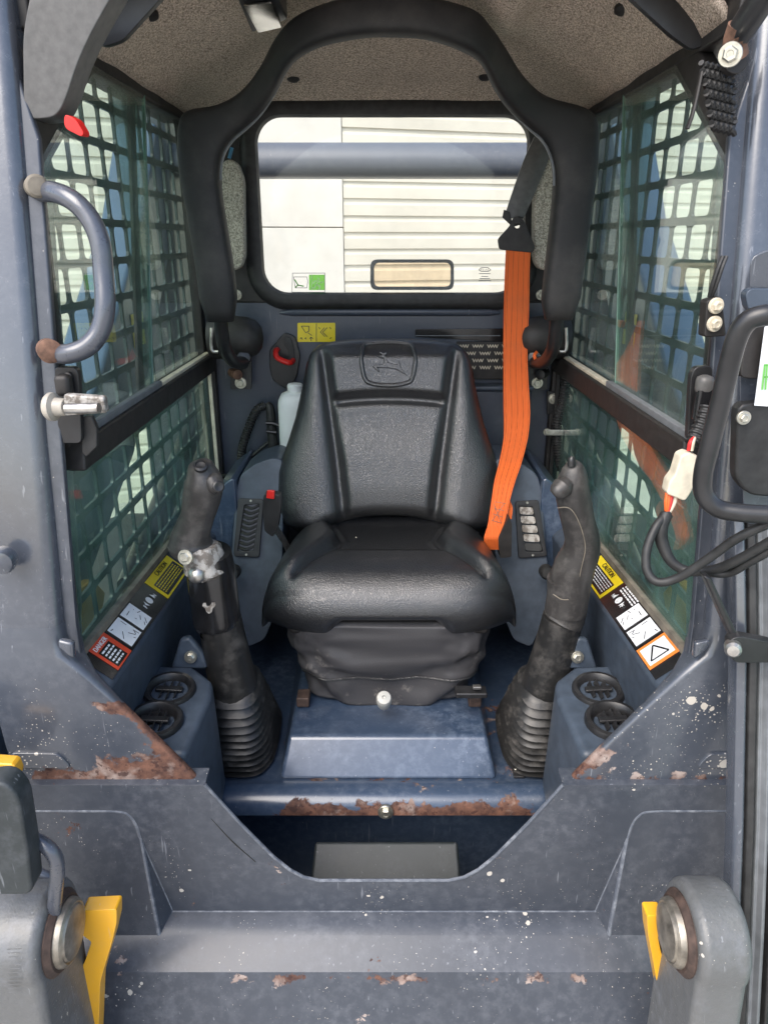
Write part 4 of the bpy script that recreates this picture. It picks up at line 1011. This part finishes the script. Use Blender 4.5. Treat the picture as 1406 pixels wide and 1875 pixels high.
bc = at(546, 835, Y=1.745); bot = thing('fluid_bottle', 'white plastic fluid bottle tucked behind the black seat', 'bottle', bc)
hb = at(546, 716, Y=1.745).z - bc.z
rb = []
for r_, h_ in ((.030, 0), (.0405, .006), (.0425, .02), (.0425, hb * .80), (.041, hb * .88), (.034, hb * .96), (.020, hb)):
    ring = []
    for j in range(28):
        a = 2 * math.pi * j / 28; ca, sa = math.cos(a), math.sin(a)
        ring.append(bc + Vector((r_ * math.copysign(abs(ca) ** .7, ca), r_ * .9 * math.copysign(abs(sa) ** .7, sa), h_)))
    rb.append(ring)
body = loft('bottle_body', rb, 'white_plastic', bot, auto=60)
lathe('bottle_cap', bc + Vector((0, 0, hb - .002)), (0, 0, 1), [(.019, 0), (.019, .016), (.016, .020), (.002, .021)], 'white_plastic', bot, 24)
box('bottle_shelf', bc + Vector((0, 0, -.008)), (.10, .16, .014), 'paint_rear', L, bevel=.002)

# ================================================================== control levers
def lv(rows): 
    P_, R_ = [], []
    for x, y, Y, r in rows:
        p = at(x, y, Y=Y); t = Y / ray(x, y).y; P_.append(p); R_.append(r * t / FPX)
    return P_, R_
def bellows(parent, sx):
    def bx_(f):  # centre and half sizes
        top = (-.2815, 1.163, -.775, .042, .044); bot_ = (-.2800, 1.250, -.972, .056, .114)
        g = f ** .9
        return [a + (b - a) * g for a, b in zip(top, bot_)]
    rings = []; n = 11
    for k in range(n * 4 + 1):
        f = k / (n * 4); x, y, z, hx, hy = bx_(f); w_ = .0085 * (math.sin(2 * math.pi * k / 4 - 1.57)) * (1 - .35 * (1 - f)); hx += w_; hy += w_
        ring = []
        for j in range(32):
            a = 2 * math.pi * j / 32; ca, sa = math.cos(a), math.sin(a)
            px = x + hx * math.copysign(abs(ca) ** .62, ca); py = y + hy * math.copysign(abs(sa) ** .62, sa)
            px += .002 * noise.noise(Vector((px * 30, py * 30, k * .3)))
            tilt = .30 * (1 - f) * (py - y)
            px = px if sx < 0 else 2 * CX0 - px
            ring.append(W(px, py, z + tilt + .002 * noise.noise(Vector((px * 20, py * 20, k * .7)))))
        rings.append(ring)
    return loft('boot', rings, 'boot_rubber', parent, auto=70)
# left lever
P_, R_ = lv([(383, 1010, 1.135, 40), (386, 1040, 1.14, 44), (392, 1090, 1.145, 44), (398, 1135, 1.15, 43), (399, 1140, 1.15, 40)])
LL = tube('control_lever', P_, R_, 'gloss_black', L, 24, 4, flat=1.0)
P_, R_ = lv([(402, 1130, 1.15, 39), (410, 1170, 1.155, 40), (418, 1210, 1.16, 42), (427, 1250, 1.163, 44), (432, 1275, 1.165, 40)])
tube('lever_sleeve', P_, R_, 'boot_rubber', LL, 24, 4)
bellows(LL, -1)
P_, R_ = lv([(366, 843, 1.105, 8), (368, 849, 1.106, 21), (370, 862, 1.108, 27), (374, 885, 1.11, 36), (369, 915, 1.115, 34), (362, 945, 1.12, 30), (354, 968, 1.124, 32), (350, 985, 1.127, 37), (350, 998, 1.128, 42), (350, 1006, 1.13, 38)])
gr_ = tube('lever_grip', P_, R_, 'grip_rubber', LL, 28, 5)
P_, R_ = lv([(380, 868, 1.105, 10), (388, 880, 1.098, 18), (396, 893, 1.092, 17), (400, 900, 1.09, 12)])
tube('grip_thumb_rest', P_, R_, 'grip_rubber', LL, 20, 5)
lathe('grip_button', at(368, 853, Y=1.088), (.1, -.55, .8), [(.011, -.004), (.0115, .002), (.0085, .004), (.007, .001), (.001, .0)], 'vent_plastic', LL, 20)
lathe('grip_button', at(400, 891, Y=1.080), (.5, -.9, .3), [(.009, -.004), (.0095, .002), (.007, .0035), (.001, .002)], 'vent_plastic', LL, 20)
# broken collar under the grip
rings = []
for k, (yy, rr) in enumerate(((996, 33), (1006, 38), (1018, 40), (1030, 37), (1042, 41), (1050, 34))):
    c = at(366 + k * 2.5, yy, Y=1.125); ring = []
    for j in range(28):
        a = 2 * math.pi * j / 28; q = rr * 1.2 / FPX * (1 + .16 * noise.noise(Vector((math.cos(a) * 2, math.sin(a) * 2, k * .9))))
        ring.append(c + Vector((q * math.cos(a), q * math.sin(a), .004 * noise.noise(Vector((a * 2, k, 3))))))
    rings.append(ring)
loft('broken_collar', rings, 'worn_metal', LL, auto=30)
bolt(at(340, 1020, Y=1.075), (-.2, -1, .3), .0085, LL)
lathe('dome_bolt', at(360, 1052, Y=1.092), (-.1, -1, .35), [(.0145, -.004), (.0145, .002), (.012, .007), (.006, .0105), (.001, .0115)], 'steel', LL, 24)
# chipped paint mark
chip = [(372, 1105), (377, 1104), (379, 1110), (384, 1110), (388, 1104), (394, 1104), (395, 1109), (390, 1114), (388, 1121), (383, 1124), (378, 1120), (376, 1114), (371, 1110)]
cc = at(383, 1112, Y=1.1)
o = prism('paint_chip', [at(x, y, Y=1.1015) for x, y in chip], (0, .012, 0), 'worn_metal', LL, 0)
# right lever
P_, R_ = lv([(1034, 1055, 1.145, 33), (1037, 1090, 1.148, 35), (1034, 1125, 1.15, 37), (1030, 1134, 1.15, 38)])
RL = tube('control_lever', P_, R_, 'grip_rubber', L, 24, 4)
P_, R_ = lv([(1030, 1128, 1.15, 36), (1022, 1165, 1.155, 38), (1012, 1205, 1.16, 40), (1000, 1250, 1.165, 44), (996, 1275, 1.167, 40)])
tube('lever_sleeve', P_, R_, 'boot_rubber', RL, 24, 4)
bellows(RL, 1)
P_, R_ = lv([(1046, 846, 1.115, 10), (1048, 855, 1.115, 19), (1049, 872, 1.115, 26), (1047, 895, 1.117, 31), (1052, 925, 1.12, 31), (1058, 955, 1.125, 30), (1065, 985, 1.13, 31), (1063, 1010, 1.135, 34), (1052, 1035, 1.14, 37), (1044, 1062, 1.145, 38), (1039, 1095, 1.148, 38), (1035, 1118, 1.149, 38)])
tube('lever_grip', P_, R_, 'grip_rubber', RL, 28, 5)
P_, R_ = lv([(1040, 882, 1.10, 12), (1030, 892, 1.095, 20), (1020, 901, 1.09, 17), (1014, 906, 1.09, 11)])
tube('grip_thumb_rest', P_, R_, 'grip_rubber', RL, 20, 5)
tube('grip_switch', [at(1046, 852, Y=1.105), at(1046, 842, Y=1.105), at(1047, 836, Y=1.106)], [.0075, .006, .004], 'black_paint', RL, 12)
sm_ = [(1020, 930, 1.094), (1040, 930, 1.087), (1054, 945, 1.090), (1066, 975, 1.097), (1071, 1005, 1.100), (1064, 1040, 1.104), (1056, 1075, 1.110), (1048, 1094, 1.113), (1030, 1098, 1.112), (1012, 1088, 1.118)]
tube('grip_seam', [at(x, y, Y=Y) for x, y, Y in sm_], .0009, 'gasket', RL, 6)

# ================================================================== fittings on the left of the doorway
gh = tube('grab_handle', [at(70, 352, Y=1.01), at(100, 352, Y=.985), at(135, 368, Y=.97), at(165, 400, Y=.965), at(184, 445, Y=.96), at(190, 500, Y=.955), at(193, 560, Y=.945), at(184, 605, Y=.94), at(160, 635, Y=.935), at(125, 648, Y=.935), at(92, 646, Y=.95)], .0125, 'paint_handle', L, 16)
lathe('handle_boss', at(68, 341, Y=.985), (.6, -1, 0), [(.013, -.02), (.014, .003), (.011, .006), (.003, .007)], 'gasket', gh, 20)
lathe('handle_boss', at(92, 643, Y=.930), (.6, -1, 0), [(.014, -.02), (.015, .003), (.012, .005), (.003, .006)], 'rusty_steel', gh, 20)
pod = rnd([at(x, y, Y=1.02) for x, y in ((42, 60), (62, -40), (225, -40), (172, 50), (140, 120), (122, 180), (104, 214), (58, 219), (44, 206))], [.02, .02, .02, .03, .03, .03, .012, .012, .012], 5)
prism('corner_pod', pod, (0, .045, 0), 'grey_plastic', L, .014, 4)
prism('pod_back', [at(x, y, Y=1.17) for x, y in ((80, 100), (230, -60), (300, -60), (205, 40), (165, 78), (120, 230), (80, 300))], (0, .02, 0), 'black_trim', L, .004)
prism('front_header', [W(-.445, 1.03, .335), W(.445, 1.03, .335), W(.445, 1.03, .425), W(-.445, 1.03, .425)], (0, .075, 0), 'paint_post', L, .012, 3)
prism('red_tab', rnd([at(x, y, Y=1.02) for x, y in ((119, 208), (139, 218), (154, 243), (150, 251), (121, 236), (117, 224))], .004, 3), (.004, .012, 0), 'red_plastic', L, .003)
hp_ = prism('hinge_plate', rnd([at(x, y, Y=.945) for x, y in ((100, 672), (138, 672), (144, 684), (150, 800), (148, 812), (108, 812))], .006, 3), (0, .012, 0), 'black_paint', L, .002)
lathe('hinge_rivet', at(126, 688, Y=.942), (0, -1, 0), [(.005, -.002), (.005, .003), (.002, .005)], 'black_trim', hp_, 14)
box('hinge_knuckle', at(118, 705, Y=.935), (.02, .02, .028), 'black_trim', hp_, bevel=.006)
prism('rubber_flap', [at(x, y, Y=.955) for x, y in ((148, 764), (168, 762), (178, 785), (178, 818), (158, 838), (150, 828))], (0, .01, 0), 'rubber', L, .002)
sk_ = lathe('door_striker', at(104, 745, Y=.905), (1, -.12, -.0), [(.015, -.012), (.018, -.008), (.018, -.003), (.012, .0), (.011, .010), (.010, .012)], 'striker_plastic', L, 24)
b0 = at(115, 742, Y=.905); b1 = at(193, 741, Y=.895)
prism('striker_block', [at(116, 722, Y=.90), at(190, 727, Y=.893), at(195, 757, Y=.893), at(117, 762, Y=.90)], (0, .014, 0), 'worn_metal', sk_, .003)
tube('striker_pin', [at(122, 748, Y=.888), at(182, 747, Y=.882)], .0065, 'steel', sk_, 14, smooth_path=False)
lathe('post_button', at(6, 1025, Y=.875), (.15, -1, 0), [(.018, -.005), (.018, .006), (.015, .012), (.004, .015)], 'paint_post', L, 20)

# ================================================================== right of the doorway: sensor, hinge, harness, net, strut
sb = prism('sensor_box', rnd([at(x, y, Y=.955) for x, y in ((1280, 548), (1308, 540), (1316, 612), (1276, 614))], .003, 2), (0, -.022, 0), 'black_trim', L, .003)
for x, y in ((1311, 560), (1308, 593)): bolt(at(x, y, Y=.93), (.2, -1, 0), .0065, sb, 'cream_plastic')
for dx in (0, 7): tube('sensor_wire', [at(1298 + dx * .5, 543, Y=.945), at(1304 + dx, 520, Y=.94), at(1314 + dx, 490, Y=.94), at(1322 + dx, 470, Y=.945)], .0028, 'rubber', sb, 8)
hq = prism('hinge_plate', rnd([at(x, y, Y=.945) for x, y in ((1272, 672), (1304, 670), (1304, 795), (1258, 808), (1264, 690))], .006, 3), (0, .012, 0), 'black_paint', L, .002)
box('hinge_knuckle', at(1289, 705, Y=.932), (.022, .022, .026), 'grey_plastic', hq, bevel=.008)
box('hinge_pin', at(1287, 740, Y=.930), (.022, .016, .045), 'decal_black', hq, bevel=.004)
ribbed('harness_boot', [at(1296, 745, Y=.905), at(1288, 770, Y=.90), at(1276, 795, Y=.895), at(1268, 812, Y=.89)], .011, L)
cn = prism('wire_connector', rnd([at(x, y, Y=.885) for x, y in ((1247, 820), (1271, 830), (1266, 855), (1254, 890), (1242, 908), (1209, 895), (1214, 872), (1224, 860), (1234, 826)) ], .003, 2), (0, -.022, 0), 'cream_plastic', L, .004)
for (dx, mt) in ((0, 'wire_red'), (5, 'cream_plastic')):
    tube('lead_wire', [at(1260 + dx, 825, Y=.875), at(1263 + dx, 810, Y=.875), at(1270, 802, Y=.88)], .0026, mt, cn, 8)
for (x0, mt) in ((1222, 'wire_orange'), (1230, 'wire_red'), (1237, 'cream_plastic'), (1226, 'wire_orange')):
    tube('lead_wire', [at(x0, 895, Y=.875), at(x0 - 3, 920, Y=.87), at(1220, 945, Y=.87)], .0026, mt, cn, 8)
tube('harness_cable', [at(1220, 940, Y=.87), at(1210, 965, Y=.865), at(1212, 995, Y=.86), at(1230, 1030, Y=.85), at(1262, 1046, Y=.84), at(1310, 1042, Y=.82), at(1360, 1020, Y=.80), at(1420, 985, Y=.78)], [.008, .0085, .008, .0065, .0062, .006, .006, .006], 'rubber', L, 12)
tube('loop_cable', [at(1222, 938, Y=.872), at(1200, 965, Y=.86), at(1184, 1005, Y=.85), at(1184, 1045, Y=.84), at(1205, 1066, Y=.83), at(1245, 1056, Y=.82), at(1300, 1020, Y=.80), at(1350, 985, Y=.78), at(1425, 950, Y=.76)], .0056, 'rubber', L, 12)
tube('loop_cable', [at(1272, 1046, Y=.835), at(1330, 1050, Y=.82), at(1370, 1030, Y=.80), at(1425, 1000, Y=.78)], .0052, 'rubber', L, 12)
# check arm of the door
ca_ = prism('check_arm', [at(x, y, Y=.80) for x, y in ((1288, 1055), (1302, 1058), (1352, 1165), (1340, 1172))], (0, .018, 0), 'black_paint', L, .003)
prism('check_arm_end', rnd([at(x, y, Y=.79) for x, y in ((1335, 1172), (1352, 1165), (1420, 1178), (1420, 1214), (1345, 1214), (1336, 1200))], .006, 3), (0, .016, 0), 'black_paint', ca_, .004)
lathe('pivot_pin', at(1341, 1188, Y=.785), (-.4, -1, .1), [(.010, -.01), (.010, .004), (.007, .008), (.001, .009)], 'steel', ca_, 20)
# gas strut and ball joint
gs_ = tube('gas_strut', [at(1420, -40, Y=.90), at(1352, 62, Y=.95)], .0150, 'black_paint', L, 16)
tube('strut_eye', [at(1358, 48, Y=.945), at(1345, 80, Y=.955), at(1350, 105, Y=.96)], [.016, .0135, .012], 'rusty_steel', gs_, 14)
bolt(at(1336, 100, Y=.93), (-.45, -1, -.1), .0085, gs_)
prism('strut_bracket', rnd([at(x, y, Y=.965) for x, y in ((1325, 85), (1362, 78), (1372, 118), (1350, 138), (1328, 130))], .006, 3), (0, .015, 0), 'black_trim', gs_, .004)
net = thing('cord_net', 'black knotted cord net hanging by the right front post', 'net', at(1310, 240, Y=1.0))
for r_ in range(13):
    pts = []
    for c_ in range(13):
        x = 1283 + c_ * 4.6 + r_ * 1.6; y = 118 + r_ * 9.5 + (3.4 if (c_ + r_) % 2 else -3.4) + c_ * 1.2
        if x > 1345: break
        pts.append(at(x, y, Y=.985 + (.006 if c_ % 2 else 0)))
    if len(pts) > 2: tube('cord', pts, .0034, 'rubber', net, 7, 3)
tube('hanging_strap', [at(1286, 120, Y=.99), at(1278, 160, Y=.985), at(1268, 205, Y=.98), at(1258, 236, Y=.98)], .0045, 'black_trim', L, 8, flat=.5)

# ---- open door on the right
dl = [at(1334, 930, X=.450), at(1337, 1050, X=.454), at(1339, 1200, X=.459), at(1334, 1500, X=.466), at(1327, 1700, X=.470), at(1318, 1900, X=.474)]
def dstrip(name, prof_, mat, parent): return loft(name, [[p + Vector((a, b, 0)) for a, b in prof_] for p in dl], mat, parent, auto=25, bevel=.0015)
door = dstrip('door', [(0, 0), (.002, -.010), (.012, -.014), (.016, -.010), (.016, .012), (0, .012)], 'paint_post', L)
dstrip('door_seal', [(.016, -.004), (.018, -.013), (.026, -.016), (.031, -.009), (.031, .010), (.016, .010)], 'rubber', door)
dstrip('door_channel', [(.031, -.002), (.033, -.010), (.037, -.008), (.041, -.018), (.046, -.016), (.048, -.002), (.048, .010), (.031, .010)], 'seal_grey', door)
dstrip('glass_seal', [(.048, .0), (.050, -.020), (.057, -.022), (.060, -.010), (.060, .010), (.048, .010)], 'rubber', door)
e0, e1 = dl[0] + Vector((.05, -.01, 0)), dl[-1] + Vector((.05, -.01, 0))
dv = Vector((.12, -.5, 0))
prism('door_glass', [e0, e1, e1 + dv, e0 + dv], (.005, 0, 0), 'glass_door', door, 0, smooth=False)
hd = tube('door_handle', [at(1440, 578, Y=.74), at(1400, 577, Y=.74), at(1366, 590, Y=.745), at(1345, 628, Y=.75), at(1322, 722, Y=.76), at(1300, 812, Y=.77), at(1287, 866, Y=.775), at(1288, 905, Y=.775), at(1312, 930, Y=.772), at(1355, 939, Y=.765), at(1440, 944, Y=.755)], .0105, 'black_paint', door, 16)
prism('door_plate', rnd([at(x, y, Y=.86) for x, y in ((1352, 690), (1370, 590), (1372, 470), (1450, 440), (1450, 960), (1360, 960))], .01, 3), (.02, .03, 0), 'paint_post', door, .004)
prism('door_lock', rnd([at(x, y, Y=.835) for x, y in ((1350, 740), (1440, 735), (1440, 912), (1372, 908), (1346, 880))], .012, 4), (0, .02, 0), 'rubber', door, .006, 3)
prism('lock_cover', rnd([at(x, y, Y=.838) for x, y in ((1364, 538), (1374, 528), (1440, 530), (1440, 572), (1370, 570))], .006, 3), (0, .015, 0), 'console_plastic', door, .004)
prism('mirror_back', rnd([at(x, y, Y=.842) for x, y in ((1354, 688), (1362, 630), (1384, 592), (1440, 590), (1440, 694), (1366, 694))], .01, 4), (0, .015, 0), 'black_trim', door, .004)
ws = sheet('notice_sticker', [at(x, y, Y=.832) for x, y in ((1379, 742), (1440, 746), (1440, 590), (1398, 598))], 'decal_white', door, .001, .0006)
strokes('notice_print', [[(1393, 712), (1398, 668), (1425, 668)], [(1397, 690), (1420, 690)], [(1402, 668), (1399, 712)]], 3.5, .83, 'decal_green', door, .002)
bolt(at(1361, 765, Y=.83), (0, -1, 0), .0055, door)

# ================================================================== lift-arm ends and coupler at the bottom corners
for sx in (-1, 1):
    def mq(x): return x if sx < 0 else 1356 - x
    Yp = .665
    pc = at(mq(128), 1706, Y=Yp); axv = Vector((-sx, 0, 0))
    # rounded arm end
    c0 = pc + Vector((sx * .012, 0, 0)); r0 = .063
    out_ = []
    for j in range(13):
        a = R(200 - 200 * j / 12); out_.append(c0 + Vector((0, -r0 * math.cos(a), r0 * math.sin(a))))
    out_ = [c0 + Vector((0, -r0 * math.cos(R(a)), r0 * math.sin(R(a)))) for a in range(-20, 201, 12)]
    out_ += [c0 + Vector((0, .050, -.20)), c0 + Vector((0, .04, -.42)), c0 + Vector((0, -.09, -.42)), c0 + Vector((0, -.075, -.20))]
    ae = prism('arm_end', out_, (sx * (.13 if sx < 0 else .062), 0, 0), 'paint_casting', L, .012, 4)
    lathe('pin_seal', pc + Vector((sx * .016, 0, 0)), axv, [(.048, -.01), (.050, .006), (.044, .012), (.040, .012)], 'dark_rust', ae, 32)
    lathe('pivot_pin', pc + Vector((sx * .014, 0, 0)), axv, [(.040, -.01), (.040, .012), (.0385, .017), (.035, .0195), (.033, .0185), (.031, .021), (.022, .0235), (.010, .0245), (.001, .0245)], 'pin_metal', ae, 32)
    yp = [(150, 1668), (214, 1665), (214, 1690), (206, 1725), (192, 1770), (184, 1800), (178, 1960), (140, 1960), (142, 1790), (156, 1760), (168, 1725), (150, 1712)]
    if sx > 0: yp = [(1184, 1677), (1215, 1677), (1213, 1700), (1204, 1715), (1210, 1745), (1228, 1795), (1226, 1812), (1218, 1830), (1222, 1960), (1205, 1960), (1208, 1830), (1195, 1760), (1186, 1710)]
    prism('coupler_plate', rnd([at(x, y, Y=.70) for x, y in yp], .004, 3), (0, .022, 0), 'paint_yellow', L, .004, 3)
    # coupler body tying the arm end to the machine front, out of view below
    box('coupler_beam', W(sx * .34, .70, -1.22), (.26, .12, .09), 'paint_casting', L, bevel=.01)
box('coupler_crossbar', W(0, .70, -1.32), (1.0, .10, .12), 'paint_casting', L, bevel=.012)
# casting marks on the left arm end, hose guard and bent tube above it
gd = prism('lamp_guard', rnd([at(x, y, Y=.62) for x, y in ((-60, 1440), (8, 1432), (36, 1462), (52, 1560), (60, 1640), (-60, 1640))], .012, 4), (0, .03, 0), 'paint_block', L, .008, 3)
tube('bent_tube', [at(44, 1535, Y=.66), at(70, 1540, Y=.655), at(96, 1560, Y=.65), at(106, 1590, Y=.65), at(102, 1640, Y=.655), at(98, 1680, Y=.66)], .0085, 'paint_handle', L, 14)
tube('lower_tube', [at(50, 1590, Y=.70), at(90, 1606, Y=.70), at(120, 1640, Y=.70)], .006, 'paint_handle', L, 12)
for k in range(12):
    strokes('casting_mark', [[(14 + (k % 3) * 1.5, 1738 + k * 7.2), (40 - (k % 4) * 3, 1737 + k * 7.2)]], 1.8, .600, 'paint_casting', L, .0)
prism('rear_bracket', rnd([at(x, y, Y=.80) for x, y in ((-40, 1395), (26, 1400), (34, 1420), (20, 1455), (-40, 1440))], .004, 2), (0, .02, 0), 'paint_yellow', L, .003)

for o in L.children:
    t_ = {'seat_belt': 'orange webbing seat belt hanging beside the backrest', 'seat_bar_pad': 'black foam padded arch of the raised seat bar',
          'front_panel': 'front panel with a wide cut-out above the footwell', 'seat_skirt': 'loose wrinkled black skirt under the seat cushion'}.get(o.name)
    if t_: o['label'] = t_
